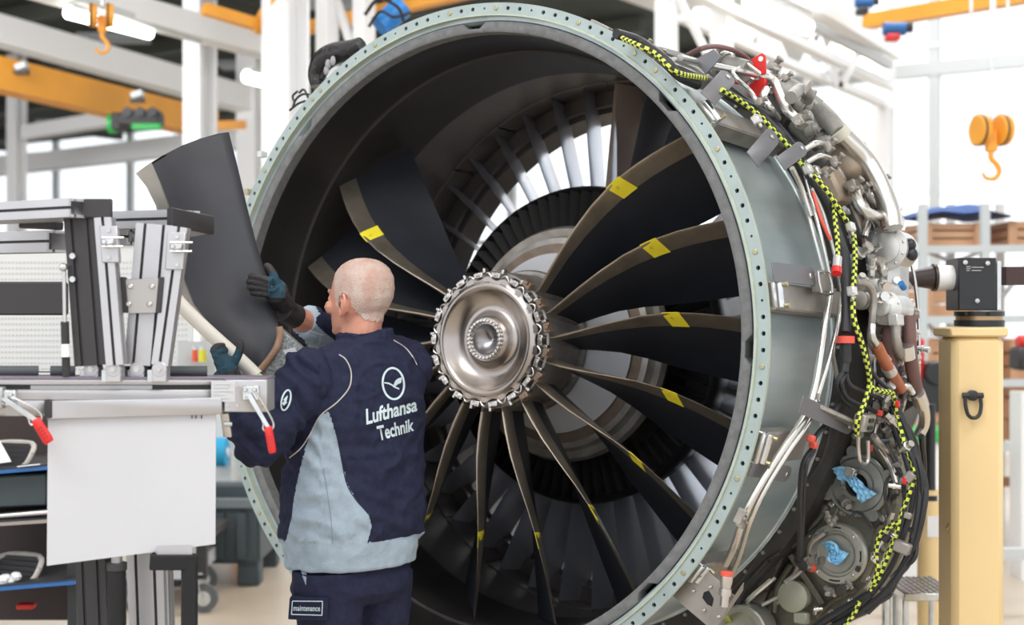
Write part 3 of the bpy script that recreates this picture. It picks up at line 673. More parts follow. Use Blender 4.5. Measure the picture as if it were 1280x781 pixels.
# ---- splitter, booster inlet, core
m = MB(); m.lathe([(1.25, .50), (.86, .505), (.80, .555), (.72, .563), (.69, .552), (.685, .545), (.70, .535), (.80, .53)], 96); L('splitter', m, mat('splitter_dark', (.03, .029, .03), .35, .5))
m = MB(); m.lathe([(.80, .53), (.80, .40)], 96); L('booster_shroud', m, BLACK)
m = MB(); rows = []
for R in (.40, .45, .50, .54):
    rows.append([Vector((x, t, R)) for x, t in ((-.020, .665), (-.005, .70), (.0, .74), (-.004, .74), (-.012, .70))])
m.grid(rows, closed=True, caps=True); bme = m.mesh('booster_vane', mat('booster_vane', (.16, .155, .15), .35, .7))
for k in range(72): link('booster_vane', bme, eng, Matrix.Rotation(2*PI*k/72, 4, 'Y'))
m = MB(); m.lathe([(.66, .395), (.62, .41), (.60, .40), (.605, .375), (.57, .365), (.565, .345)], 96); L('booster_hub_ring', m, DULL)
m = MB(); m.lathe([(.565, .345), (.56, .30), (.54, .298)], 96); L('seal_land', m, mat('seal_brown', (.20, .15, .115), .5, .5, .2, 20))
m = MB(); m.lathe([(.55, .31), (.50, .27), (.42, .235), (.38, .22)], 96); L('shaft_cone', m, mat('cone_pale', (.66, .67, .69), .4, .1))
m = MB(); m.lathe([(.385, .24), (.375, .235), (.375, .19), (.39, .17)], 72); L('shaft_flange', m, DULL)
sb = MB().disc((0, 0, 0), (0, -1, 0), [(0, .009), (.008, .009), (.008, .006), (.013, .006)], 8).mesh('flange_nut', STEEL, smooth=0)
for k in range(24): link('flange_nut', sb, eng, Matrix.Translation(pol(.375, .213, 2*PI*k/24)))
m = MB(); m.lathe([(.86, .50), (1.3, .50), (1.9, .42), (2.5, .36), (2.5, .0)], 64); L('core_casing', m, DULL)

# ---- fan blades
BR = [.235, .242, .30, .38, .467, .56, .659, .74, .80, .86, .90, .925]
def interp(tab, x):
    for (x0, y0), (x1, y1) in zip(tab, tab[1:]):
        if x <= x1: break
    s = (x-x0)/(x1-x0); return y0+(y1-y0)*s
def smoothtab(tab):
    # cubic through the table
    def f(x):
        n = len(tab); i = max(j for j in range(n-1) if tab[j][0] <= x or j == 0)
        def sl(j):
            if j == 0: return (tab[1][1]-tab[0][1])/(tab[1][0]-tab[0][0])
            if j == n-1: return (tab[-1][1]-tab[-2][1])/(tab[-1][0]-tab[-2][0])
            return (tab[j+1][1]-tab[j-1][1])/(tab[j+1][0]-tab[j-1][0])
        x0, y0 = tab[i]; x1, y1 = tab[i+1]; h = x1-x0; s = (x-x0)/h
        return y0*(2*s**3-3*s*s+1)+h*sl(i)*(s**3-2*s*s+s)+y1*(-2*s**3+3*s*s)+h*sl(i+1)*(s**3-s*s)
    return f
LEt = smoothtab([(.235, .180), (.35, .158), (.467, .153), (.659, .174), (.80, .215), (.925, .266)])
LEa = smoothtab([(.235, -.040), (.35, -.090), (.467, -.124), (.56, -.137), (.659, -.134), (.80, -.102), (.925, -.068)])
TEt = smoothtab([(.235, .345), (.35, .355), (.60, .405), (.925, .482)])
TEd = smoothtab([(.235, .14), (.35, .17), (.60, .274), (.925, .233)])
def blade_pt(R, s, side, thick):
    t = LEt(R)+(TEt(R)-LEt(R))*s; th = LEa(R)+TEd(R)*s
    # camber: bow towards the suction side, normal to the chord in (t, R*theta)
    dt, da = TEt(R)-LEt(R), TEd(R)*R; Lc = math.hypot(dt, da); nx, na = -da/Lc, dt/Lc
    cb = -.075*Lc*4*s*(1-s)*(1-.4*(R-.24)/.7)
    tk = thick*(1.2-.9*(R-.235)/.7)*(math.sqrt(max(s, 0))*(1-s)**.8*2.2+.06)
    o = cb+side*tk
    return pol(t+nx*o, R, th+na*o/R)
def blade_mesh(s0, s1f, thick, name, mt, extra=0):
    m = MB(); rows = []
    for R in BR:
        s1 = s1f(R); sE = .22+.02*(R-.235)/.7; ss = [sE*q for q in (0, .04, .12, .25, .45, .7, 1)]+([sE+(1-sE)*q for q in (.25, .5, .75, .9, 1)] if s1 > .9 else [])
        rows.append([blade_pt(R, s, 1, thick)+Vector((0, -extra*(1-s*3), 0)) for s in ss]+[blade_pt(R, s, -1, thick)+Vector((0, -extra*(1-s*3), 0)) for s in reversed(ss)])
    m.grid(rows, closed=True, caps=True); return m.mesh(name, mt, smooth=60)
bmesh_body = blade_mesh(.0, lambda R: 1, .0080, 'fan_blade', COMPOSITE)
bmesh_le = blade_mesh(.0, lambda R: .22+.02*(R-.235)/.7, .0100, 'leading_edge', TITAN, .0008)
bmesh_root = MB().grid([[blade_pt(.236, s, sd, .012) for s, sd in ((0, 1), (.5, 1), (1, 1), (1, -1), (.5, -1), (0, -1))],
                        [blade_pt(.236, s, sd, .02)*1+Vector((0, 0, -.03)) for s, sd in ((0, 1), (.5, 1), (1, 1), (1, -1), (.5, -1), (0, -1))]], closed=True, caps=True).mesh('blade_root', BRKT)
def tape_mesh(Ra, Rb):
    m = MB(); rows = []
    for q in range(5):
        R = Ra+(Rb-Ra)*q/4; sE = .02+.22+.02*(R-.235)/.7
        row = [blade_pt(R, sE*k/5, 1, .0106)+Vector((0, -.0022, 0)) for k in range(5, -1, -1)]+[blade_pt(R, sE*k/5, -1, .0106)+Vector((0, -.0022, 0)) for k in range(0, 6)]
        rows.append(row)
    m.grid(rows); return m.mesh('tape_label', YEL, smooth=60)
tapes = [tape_mesh(.632+d, .685+d) for d in (0, -.012, .010)]
marks = []
for d in (0, -.012, .010):
    m = MB()
    for sg in (1, -1):
        pts = [(0, 0), (.006, .006), (.010, -.004), (.017, .004), (.020, 0)]
        for (x0, y0), (x1, y1) in zip(pts, pts[1:]):
            q = [blade_pt(.650+d+y, .075+x*2.2, sg, .0114)+Vector((0, -.0030, 0)) for x, y in ((x0, y0), (x1, y1), (x1, y1+.0018), (x0, y0+.0018))]
            m.add(q, [(0, 1, 2, 3)])
    marks.append(m.mesh('pen_mark', BLACK, smooth=0))
for i, ang in enumerate((50, 70, 90, 110, 130, 150, 170, 190, 210, 230, 250, 270, 290, 310)):
    Mx = Matrix.Rotation(rad(ang), 4, 'Y')
    b = link('fan_blade', bmesh_body, eng, Mx)
    link('leading_edge', bmesh_le, b); link('blade_root', bmesh_root, b)
    if ang < 220 or ang == 310:
        k = (0, 1, 0, 2, 1, 0)[i % 6]; link('tape_label', tapes[k], b)
        if ang < 160 or ang == 310: link('pen_mark', marks[k], b)

# ---- fan hub
hub = L('fan_hub', MB().lathe([(.36, .222), (.18, .222), (.172, .214), (.172, .190)], 72), BRKT)
def H(name, mb, mt, **k): return part(name, mb, mt, hub, local=True, **k)
m = MB(); rows = []
N = 144
def scal(i): return .197+.006*math.cos(2*PI*i/N*18)
rows = [[pol(.158, scal(i)-.0, 2*PI*i/N) for i in range(N+1)], [pol(.148, scal(i), 2*PI*i/N) for i in range(N+1)], [pol(.147, .186, 2*PI*i/N) for i in range(N+1)]]
for t, R in ((.142, .181), (.139, .173), (.141, .166), (.150, .158), (.163, .146), (.176, .130), (.184, .112), (.184, .098), (.176, .088), (.162, .080), (.152, .074), (.148, .070), (.148, .050)):
    rows.append([pol(t, R, 2*PI*i/N) for i in range(N+1)])
m.grid(rows); H('retaining_plate', m, HUBM)
m = MB(); m.lathe([(.148, .052), (.160, .048), (.178, .030), (.190, .006), (.191, .0001)], 48); H('centre_bore', m, mat('bore_steel', (.30, .29, .30), .3, .95))
m = MB(); m.disc((0, .190, 0), (0, -1, 0), [(0, .004), (.004, .003)], 8); H('centre_pip', m, STEEL)
m = MB(); m.disc((0, 0, 0), (0, -1, 0), [(0, .0078), (.003, .0078), (.003, .0062), (.013, .0062), (.015, .004)], 6); nb = m.mesh('nut', STEEL, smooth=0)
for k in range(28): link('nut', nb, hub, Matrix.Translation(pol(.148, .0605, 2*PI*k/28)))
# blade retainers round the rim
m = MB(); m.box((0, .160, .209), (.034, .030, .018)); m.box((0, .148, .211), (.018, .012, .014)); m.disc((0, .146, .211), (0, -1, 0), [(0, .006), (.006, .006)], 6)
m.box((.019, .165, .222), (.010, .022, .018)); rt = m.mesh('blade_retainer', STEEL, bevel=.002)
m = MB(); m.box((0, .168, .230), (.030, .03, .022)); m.box((.0, .15, .236), (.014, .014, .012)); fg = m.mesh('root_spacer', mat('spacer_brown', (.26, .19, .14), .45, .6, .2, 30), bevel=.002)
m = MB(); m.tube([pol(.150, .200+.014*math.sin(q*PI/6), -.08+.16*q/6) for q in range(7)], .003, 6); wr = m.mesh('retaining_clip', STEEL)
for k in range(18):
    a = rad(20*k+10); J = Matrix.Rotation(a+random.uniform(-.02, .02), 4, 'Y')
    link('blade_retainer', rt, hub, J); (link('root_spacer', fg, hub, Matrix.Rotation(rad(20*k), 4, 'Y')) if 40 <= 20*k <= 140 else None); link('retaining_clip', wr, hub, Matrix.Rotation(rad(20*k), 4, 'Y'))
# ================================================================ OUTSIDE OF THE ENGINE (right-hand side)
def E(*p):  # list of (px, py, R) -> engine coordinates
    return [cylhit(x, y, R) for x, y, R in p]
def pipe(name, pts, r, mt, n=10, parent=eng, label=None): return L(name, MB().tube(E(*pts), r, n), mt, parent, label=label)
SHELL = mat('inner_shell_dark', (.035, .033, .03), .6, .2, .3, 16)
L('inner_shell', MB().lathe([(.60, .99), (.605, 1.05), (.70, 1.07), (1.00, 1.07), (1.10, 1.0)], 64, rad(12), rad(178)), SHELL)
def radial(p): return Vector((p.x, 0, p.z)).normalized()
def rframe(p):
    """matrix at p: x tangential, y axial, z radial"""
    r = radial(p); x = Vector((0, 1, 0)).cross(r); return Matrix(((x.x, 0, r.x, p.x), (x.y, 1, r.y, p.y), (x.z, 0, r.z, p.z), (0, 0, 0, 1)))
def LF(name, mb, mt, F, parent=eng, bevel=0, label=None):
    mb.v = [F @ v for v in mb.v]; return L(name, mb, mt, parent, bevel=bevel, label=label)

STRAPM = mat('strap_grey', (.17, .172, .185), .45, .5)
# ---- axial channel brackets from the flange with hinge clamps and straps
def channel(th, t0, t1, w, h, strap=0, skew=0):
    F = rframe(pol(0, 1.0, rad(th))); x0 = 0
    o = LF('channel_bracket', MB().box((0, (t0+t1)/2, .055), (w, t1-t0, .006)).box((w/2, (t0+t1)/2, .055-h/2), (.006, t1-t0, h)).box((-w/2, (t0+t1)/2, .055-h/2), (.006, t1-t0, h)), BRKT, F, bevel=.002)
    LF('hinge_clamp', MB().box((0, .04, .03), (w*1.1, .035, .05)).cyl((-w*.5, .055, .062), (w*.5, .055, .062), .011, n=14).cyl((-w*.5, .030, .055), (w*.5, .030, .055), .008, n=12), ZINC, F, o, bevel=.002)
    for s in (-1, 1):
        LF('bolt', MB().cyl((s*w*.42, .062, .07), (s*w*.42, .062, .085), .007, n=8), mat('brass_stud', (.40, .36, .22), .35, .8), F, o)
    if strap:
        a = Vector((-w*.2, .05, .06)); b = Vector((-w*.2+skew, .11, .06+strap)); d = (b-a).normalized(); s_ = Vector((0, 1, 0)); s_ = (s_-d*s_.dot(d)).normalized(); n_ = d.cross(s_)
        poly = [a-s_*.024, a+s_*.024, b+s_*.020]+[b+s_*.020*math.cos(q*PI/6)+d*.020*math.sin(q*PI/6) for q in range(1, 6)]+[b-s_*.020]
        MM = MB().prism(poly, n_*.005); st_ = LF('strap_plate', MM, mat('strap_grey', (.17, .172, .185), .45, .5), F, o, bevel=.001)
        LF('rivet', MB().disc(b+n_*.004, n_, [(0, .006), (.004, .005)], 8).disc(b+n_*.004-d*.02, n_, [(0, .004), (.003, .003)], 8), STEEL, F, st_)
channel(37, .02, .44, .07, .04, 0)
channel(52, .02, .52, .075, .05, 0)
channel(83, .02, .52, .07, .05, 0)
channel(106, .02, .34, .085, .04, 0)
channel(128, .03, .30, .06, .035, 0)
# straps lying along the case
def strap(pts, w, name='strap_plate', mt=None, th=.004, holes=True):
    P = E(*pts); a, b = P[0], P[-1]; d = (b-a).normalized(); r = radial((a+b)/2); s_ = d.cross(r).normalized()
    poly = [a-s_*w/2, a+s_*w/2, b+s_*w/2]+[b+s_*w/2*math.cos(q*PI/6)+d*w/2*math.sin(q*PI/6) for q in range(1, 6)]+[b-s_*w/2]
    o = L(name, MB().prism(poly, r*th), mt or STRAPM, bevel=.001)
    if holes: L('rivet', MB().disc(b+r*th, r, [(0, w*.17), (.003, w*.13)], 10), STEEL, o)
    return o
strap([(884, 124, 1.08), (909, 97, 1.12)], .055)
strap([(940, 200, 1.08), (964, 172, 1.12)], .055)
strap([(965, 340, 1.06), (1012, 345, 1.08)], .055)
strap([(938, 584, 1.05), (982, 592, 1.07)], .048)
strap([(975, 205, 1.13), (1001, 186, 1.16)], .045)
strap([(1000, 505, 1.10), (1060, 532, 1.13)], .05)
o = L('clamp_box', MB().box((0, 0, 0), (.01, .01, .01)), BRKT) if False else None
p = cylhit(1027, 354, 1.09); LF('clip_frame', MB().tube([(-.03, -.04, .01), (.03, -.04, .012), (.03, .04, .012), (-.03, .04, .01), (-.03, -.04, .01)], .004, 6, k=2), STEEL, rframe(p))
LF('clip_box', MB().box((0, 0, -.005), (.055, .07, .03)), BRKT, rframe(p), bevel=.003)
# connector block on the long arm
F = rframe(cylhit(1080, 528, 1.17)); o = LF('connector_block', MB().box((0, 0, 0), (.05, .085, .035)), DULL, F, bevel=.003)
for sx_ in (-.01, .012): LF('connector_pad', MB().box((sx_, .005, .019), (.012, .035, .006)), GUNMETAL, F, o, bevel=.001)
L('slotted_arm', MB().beam(*E((1020, 508, 1.10), (1068, 530, 1.15)), .035, .012), DULL, bevel=.002)
# big gusset at the bottom
pa = [planehit(x, y, .05) for x, y in ((872, 701), (918, 745), (893, 790), (848, 752), (838, 741))]
g = L('gusset_plate', MB().prism(pa, (0, .006, 0)), BRKT, bevel=.001)
L('gusset_wing', MB().prism([planehit(918, 745, .05), planehit(929, 728, .12), planehit(928, 738, .13), planehit(893, 790, .06)], (0, .005, 0)), BRKT, g)
L('gusset_slot', MB().prism([planehit(x, y, .0495) for x, y in ((880, 740), (886, 738), (892, 748), (890, 758), (884, 755), (878, 747))], (0, -.001, 0)), BLACK, g)
for x, y in ((876, 719), (889, 733), (881, 762), (899, 770), (868, 738)): L('gusset_bolt', MB().disc(planehit(x, y, .05), (0, -1, 0), [(0, .006), (.005, .006), (.008, .004)], 8), STEEL, g)
# red cap on the drain tube
q0, q1 = planehit(905, 758, .02), planehit(909, 712, .02); d = (q1-q0).normalized()
dt = L('drain_tube', MB().disc(q0, d, [(0, .012), (.03, .012), (.031, .017), (.05, .017), (.051, .014), (.07, .018), (.085, .018)], 18), STEEL)
L('red_cap', MB().disc(q0+d*.085, d, [(0, .0175), (.010, .0175), (.012, .015)], 18), PINK, dt, label='red plastic cap')

# ---- long bright tubes down the front of the case
pipe('long_tube', [(1038, 362, 1.08), (1032, 400, 1.08), (1026, 440, 1.08), (1018, 485, 1.08), (1006, 520, 1.08), (975, 566, 1.08), (950, 606, 1.08), (930, 645, 1.08), (918, 682, 1.08), (907, 705, 1.07)], .011, SILVER, label='long bright tube running down the case')
pipe('long_tube', [(1052, 372, 1.09), (1046, 410, 1.09), (1036, 450, 1.09), (1022, 495, 1.09), (1012, 525, 1.09), (984, 566, 1.09), (958, 608, 1.09), (938, 650, 1.09), (926, 690, 1.08), (915, 718, 1.07)], .008, SILVER)
pipe('thin_tube', [(1040, 440, 1.06), (1046, 470, 1.06), (1050, 500, 1.06), (1040, 520, 1.06)], .007, DULL)
pipe('thin_tube', [(1006, 215, 1.10), (1016, 255, 1.09), (1030, 310, 1.09), (1040, 360, 1.09)], .006, SILVER)
pipe('thin_tube', [(998, 222, 1.08), (1008, 258, 1.08), (1022, 312, 1.08), (1034, 362, 1.08)], .006, SILVER)
pipe('thin_tube', [(1014, 235, 1.12), (1030, 270, 1.11), (1044, 320, 1.11), (1052, 365, 1.10)], .006, SILVER)
pipe('thin_tube', [(990, 210, 1.12), (1002, 235, 1.10), (1014, 270, 1.09)], .008, SILVER)
pipe('red_wire', [(1016, 240, 1.12), (1027, 275, 1.12), (1038, 300, 1.12)], .005, PINK)
for x, y in ((1014, 515), (925, 645), (928, 650), (1018, 500), (1004, 245)):
    p = cylhit(x, y, 1.085); LF('pipe_clip', MB().box((0, 0, 0), (.045, .010, .024)).disc((0, 0, .012), (0, 0, 1), [(0, .006), (.006, .005)], 8), DULL, rframe(p), bevel=.003)
# ---- pipes along the top
pipe('top_tube', [(850, 72, 1.10), (880, 80, 1.10), (915, 87, 1.12), (947, 94, 1.13)], .011, SILVER)
pipe('top_tube', [(947, 94, 1.13), (960, 97, 1.14), (970, 106, 1.14), (977, 125, 1.14), (986, 140, 1.15), (1000, 152, 1.16)], .016, SILVER)
pipe('brown_hose', [(858, 70, 1.08), (876, 61, 1.13), (895, 58, 1.15), (920, 64, 1.16), (935, 75, 1.15), (930, 84, 1.13)], .008, BROWN, label='brown rubber hose')
pipe('brown_hose', [(842, 74, 1.07), (866, 84, 1.07), (880, 92, 1.07)], .008, SILVER)
pipe('elbow_tube', [(925, 85, 1.13), (916, 90, 1.12), (922, 99, 1.12), (936, 112, 1.11), (943, 122, 1.11), (949, 134, 1.10)], .007, SILVER)
pipe('elbow_tube', [(958, 112, 1.13), (954, 122, 1.12), (962, 134, 1.12), (972, 148, 1.10)], .012, SILVER)
for x, y, R, s in ((895, 68, 1.12, .9), (905, 76, 1.1, 1), (950, 128, 1.12, .8), (1000, 152, 1.17, 1.3), (967, 84, 1.15, 1.3), (982, 98, 1.17, .9)):
    p = cylhit(x, y, R); s *= .8; LF('pipe_union', MB().box((0, 0, 0), (.035*s, .04*s, .03*s)).disc((.01, -.02*s, 0), (0, -1, 0), [(0, .012*s), (.014*s, .010*s)], 8).disc((0, 0, .012*s), (.3, 0, 1), [(0, .012*s), (.018*s, .011*s), (.02*s, .015*s), (.028*s, .015*s)], 8), DULL, rframe(p), bevel=.004)
# grey plates and dark valve behind the brown hose
p = cylhit(884, 72, 1.13); LF('gusset', MB().prism([(-.03, 0, -.03), (.03, 0, -.04), (.035, 0, .03), (.0, 0, .03)], (0, .006, 0)), STRAPM, rframe(p))
p = cylhit(915, 80, 1.12); LF('valve_body', MB().cyl((-.03, 0, -.02), (.06, 0, .01), .035, n=18).cyl((-.035, 0, -.02), (-.02, 0, -.018), .042, n=18), CAST, rframe(p))
# red lifting bracket
tb = cylhit(948, 85, 1.15).y; ax = Vector((0, .010, 0)); PB = lambda *q: [planehit(x, y, tb) for x, y in q]
rb = L('lifting_bracket', MB().prism(PB((934, 77), (947, 69), (952, 66), (956, 69), (957, 90), (954, 94), (944, 86)), ax), RED, bevel=.001, label='red lifting bracket with a hole')
L('bracket_hole', MB().disc(planehit(951, 73.5, tb-.0005), (0, -1, 0), [(0, .0085), (.001, .0085)], 14), WHITE, rb)
L('bracket_leg', MB().prism(PB((936, 106), (944, 100), (956, 98), (956, 110), (946, 123), (935, 119)), ax*2), RED, rb, bevel=.001)
L('bracket_foot', MB().prism(PB((914, 97), (924, 94), (934, 97), (930, 104), (916, 104)), ax*2), RED, rb, bevel=.001)
L('bracket_stud', MB().cyl(*E((934, 80, 1.15), (950, 92, 1.15)), .006, n=8), STEEL, rb)

# ---- starter valve and duct, upper right
def drum(px, py, R, r, ln, ax, mt, name, lips=True, n=22):
    p = cylhit(px, py, R); a = Vector(ax).normalized(); prof = [(-ln/2, r*.55), (-ln/2+.006, r*.9), (-ln*.30, r), (-ln*.28, r*1.0), (ln*.2, r), (ln*.22, r*1.08 if lips else r), (ln*.27, r*1.08 if lips else r), (ln*.28, r*.85), (ln/2, r*.8)]
    return LF(name, MB().disc((0, 0, 0), a, prof, n), mt, rframe(p)), p
drum(994, 128, 1.13, .062, .15, (.9, .3, .2), CAST, 'valve_body'); drum(1012, 163, 1.12, .045, .12, (1, .2, .1), CAST, 'valve_body')
drum(972, 140, 1.08, .05, .10, (1, .2, .1), SHELL, 'valve_body')
pipe('elbow_duct', [(988, 122, 1.19), (1000, 112, 1.20), (1010, 118, 1.20), (1008, 126, 1.18)], .020, CAST)
L('nozzle_stub', MB().cyl(*E((1002, 117, 1.20), (1013, 104, 1.23)), .010, n=14), DULL)
pipe('duct_sleeve', [(1024, 138, 1.18), (1036, 150, 1.19), (1050, 168, 1.20)], .030, CAST, n=18)
L('duct_collar', MB().cyl(*E((1046, 163, 1.20), (1053, 171, 1.20)), .034, n=22), mat('collar_cream', (.52, .50, .42), .5))
L('duct_bracket', MB().prism(E((1016, 122, 1.18), (1022, 120, 1.18), (1034, 146, 1.18), (1024, 146, 1.18)), (0, .006, 0)), BRKT)
pipe('bleed_duct', [(1050, 166, 1.20), (1066, 182, 1.205), (1084, 202, 1.21), (1100, 230, 1.215), (1113, 262, 1.215), (1117, 285, 1.21)], .030, SILVER, n=18, label='large bright bleed duct')
pipe('brown_hose', [(1050, 172, 1.18), (1066, 190, 1.185), (1085, 215, 1.19), (1099, 246, 1.19), (1107, 285, 1.19)], .014, BROWN)
for x, y in ((1013, 163), (1030, 178)):
    drum(x, y, 1.15, .020, .05, (.3, .2, 1), CAST, 'sensor_can')
# brown actuator casting
TAN = mat('casting_tan', (.36, .29, .22), .55, .3, .14, 16)
p = cylhit(1050, 205, 1.12); LF('actuator_body', MB().prism([(-.10, -.03, 0), (-.05, -.09, 0), (.07, -.08, 0), (.12, .0, 0), (.08, .09, 0), (-.05, .08, 0)], (0, 0, .07)).prism([(-.05, -.05, .07), (.05, -.05, .07), (.07, .03, .07), (-.03, .05, .07)], (0, 0, .025)), TAN, rframe(p), bevel=.010)
p = cylhit(1040, 235, 1.10); LF('actuator_body', MB().box((0, 0, 0), (.12, .10, .07)), TAN, rframe(p), bevel=.012)
pipe('elbow_tube', [(1005, 188, 1.14), (1018, 180, 1.17), (1030, 180, 1.17), (1038, 186, 1.17)], .010, SILVER)
pipe('elbow_tube', [(1008, 203, 1.14), (1024, 195, 1.17), (1036, 197, 1.17), (1044, 203, 1.17)], .008, SILVER)
pipe('bypass_tube', [(1068, 232, 1.16), (1072, 250, 1.17), (1082, 264, 1.18), (1096, 270, 1.18), (1108, 268, 1.18)], .017, SILVER, n=14)
pipe('bypass_tube', [(1082, 236, 1.15), (1088, 250, 1.15), (1100, 258, 1.16)], .012, DULL, n=12)
pipe('bypass_tube', [(1084, 272, 1.14), (1083, 284, 1.14), (1080, 296, 1.13)], .012, SILVER, n=12)
for x, y, R, s in ((1036, 184, 1.18, .8), (1044, 202, 1.18, .8), (1066, 232, 1.17, .9), (1110, 268, 1.18, 1.1), (1076, 238, 1.16, .8), (1090, 240, 1.14, 1), (1032, 218, 1.15, .7), (1060, 232, 1.15, .6), (1100, 240, 1.14, .9), (1103, 228, 1.13, .8)):
    p = cylhit(x, y, R); LF('pipe_union', MB().box((0, 0, 0), (.035*s, .035*s, .03*s)).disc((.01, -.015*s, 0), (.4, -1, 0), [(0, .011*s), (.02*s, .010*s)], 8).disc((0, 0, .012*s), (-.3, 0, 1), [(0, .011*s), (.02*s, .010*s), (.021*s, .014*s), (.03*s, .014*s)], 8), DULL if s < 1 else SILVER, rframe(p), bevel=.004)

# ---- fuel control: pale discs and drums at mid height
PALE = mat('control_pale', (.58, .58, .56), .35, .5, .1, 18)
def face_disc(px, py, t, r, ln, mt, name, holes=0, boss=.5, parent=eng):
    p = planehit(px, py, t); o = L(name, MB().disc(p, (0, -1, 0), [(-.12, r*.9), (-.01, r*.9), (-.008, r), (.006, r), (.008, r*.93), (ln*.6, r*boss), (ln, r*boss), (ln+.002, r*boss*.9)], 28), mt, parent)
    for k in range(holes):
        a = 2*PI*k/holes+.3; L('bolt', MB().disc(p+Vector((r*.86*math.cos(a), -.006, r*.86*math.sin(a))), (0, -1, 0), [(0, .0045), (.005, .0045), (.006, .003)], 6), STEEL, o)
    return o
face_disc(1108, 310, .72, .068, .02, PALE, 'control_cover', 10, .7)
face_disc(1107, 385, .62, .052, .04, PALE, 'control_drum', 8, .5)
face_disc(1077, 355, .60, .028, .03, DULL, 'control_plug', 0, .95); face_disc(1077, 375, .60, .030, .03, DULL, 'control_plug', 0, .95)
face_disc(1096, 362, .64, .034, .03, PALE, 'control_plug', 0, .9)
p = planehit(1099, 350, .74); L('control_body', MB().box(p+Vector((0, .06, .0)), (.12, .14, .30)), PALE, bevel=.03)
p = planehit(1108, 400, .78); L('control_body', MB().box(p+Vector((0, .06, .0)), (.07, .10, .22)), PALE, bevel=.02)
pipe('drain_hose', [(1070, 352, 1.16), (1086, 356, 1.18), (1092, 372, 1.18), (1090, 400, 1.17), (1088, 425, 1.16), (1094, 440, 1.15)], .010, DULL)
for i in range(70):
    th = random.uniform(66, 100); t = random.uniform(.56, .95); R = random.uniform(1.10, 1.17); F = rframe(pol(t, R, rad(th))); s = random.uniform(.5, 1.2)
    a = (random.uniform(-1, 1), random.uniform(-1.2, -.1), random.uniform(.1, 1))
    LF('pipe_union', MB().disc((0, 0, 0), a, [(-.02*s, .012*s), (0, .012*s), (.001, .017*s), (.012*s, .017*s), (.013*s, .011*s), (.03*s, .011*s), (.031*s, .015*s), (.042*s, .015*s)], 8), random.choice((SILVER, PALE, DULL, STEEL)), F)
L('blue_cap', MB().cyl(*E((1126, 354, 1.2), (1130, 360, 1.2)), .010, n=12), mat('cap_blue', (.02, .16, .45), .4), label='blue plastic cap')
p = cylhit(1137, 306, 1.22); LF('black_fitting', MB().ball((0, 0, 0), (.022, .02, .02)).ball((.03, 0, .0), (.022, .02, .018)), GUNMETAL, rframe(p))
# ---- hoses below the control
pipe('purple_hose', [(1136, 395, 1.20), (1137, 430, 1.20), (1141, 465, 1.20), (1148, 497, 1.19)], .021, BROWN, n=14, label='thick purple brown hose')
pipe('purple_hose', [(1112, 400, 1.15), (1111, 430, 1.15), (1114, 460, 1.15), (1112, 490, 1.14)], .020, BROWN, n=14)
pipe('steel_elbow', [(1119, 405, 1.19), (1120, 425, 1.19), (1124, 440, 1.19), (1133, 447, 1.19)], .015, DULL, n=14)
pipe('steel_elbow', [(1149, 500, 1.20), (1155, 512, 1.20), (1155, 530, 1.19), (1148, 545, 1.18)], .018, SILVER, n=14)
L('hose_collar', MB().cyl(*E((1146, 490, 1.20), (1152, 506, 1.20)), .024, n=16), SILVER)
L('hose_collar', MB().cyl(*E((1132, 432, 1.20), (1134, 448, 1.20)), .025, n=16), SILVER)
pipe('orange_hose', [(1096, 432, 1.17), (1106, 452, 1.175), (1118, 472, 1.18), (1126, 486, 1.18)], .018, ORANGE_HOSE, n=14, label='orange brown heat sleeve')
L('sleeve_band', MB().cyl(*E((1109, 458, 1.175), (1114, 466, 1.178)), .0195, n=16), PALE)
pipe('elbow_tube', [(1090, 405, 1.17), (1090, 420, 1.17), (1096, 432, 1.17)], .011, SILVER)
pipe('elbow_tube', [(1127, 486, 1.18), (1134, 482, 1.19), (1140, 490, 1.19)], .012, SILVER)
p = cylhit(1120, 400, 1.19); LF('flange_block', MB().box((0, 0, 0), (.035, .06, .03)), PALE, rframe(p), bevel=.003)
# ---- cable looms
pipe('cable_loom', [(770, 42, 1.06), (800, 52, 1.07), (830, 74, 1.08), (848, 94, 1.07), (872, 106, 1.07)], .015, CABLE, n=10)
pipe('cable_loom', [(905, 116, 1.09), (930, 130, 1.09), (950, 142, 1.09), (985, 178, 1.10), (1004, 206, 1.11), (1022, 236, 1.12), (1040, 268, 1.12), (1050, 300, 1.13), (1056, 335, 1.13), (1058, 380, 1.13), (1057, 415, 1.13)], .015, CABLE, n=10)
pipe('cable_loom', [(935, 125, 1.08), (968, 152, 1.09), (996, 186, 1.09), (1018, 222, 1.10), (1038, 262, 1.11), (1052, 300, 1.12), (1064, 340, 1.12), (1062, 380, 1.12)], .009, mat('loom_navy', (.03, .035, .06), .5), n=8)
pipe('cable_loom', [(1057, 430, 1.13), (1057, 450, 1.13), (1055, 465, 1.13)], .013, CABLE, n=10)
L('loom_collar', MB().cyl(*E((1057, 420, 1.13), (1057, 429, 1.13)), .026, n=16), PINK, label='salmon loom collar')
L('loom_sleeve', MB().cyl(*E((1057, 429, 1.13), (1057, 452, 1.13)), .017, n=14), GUNMETAL)
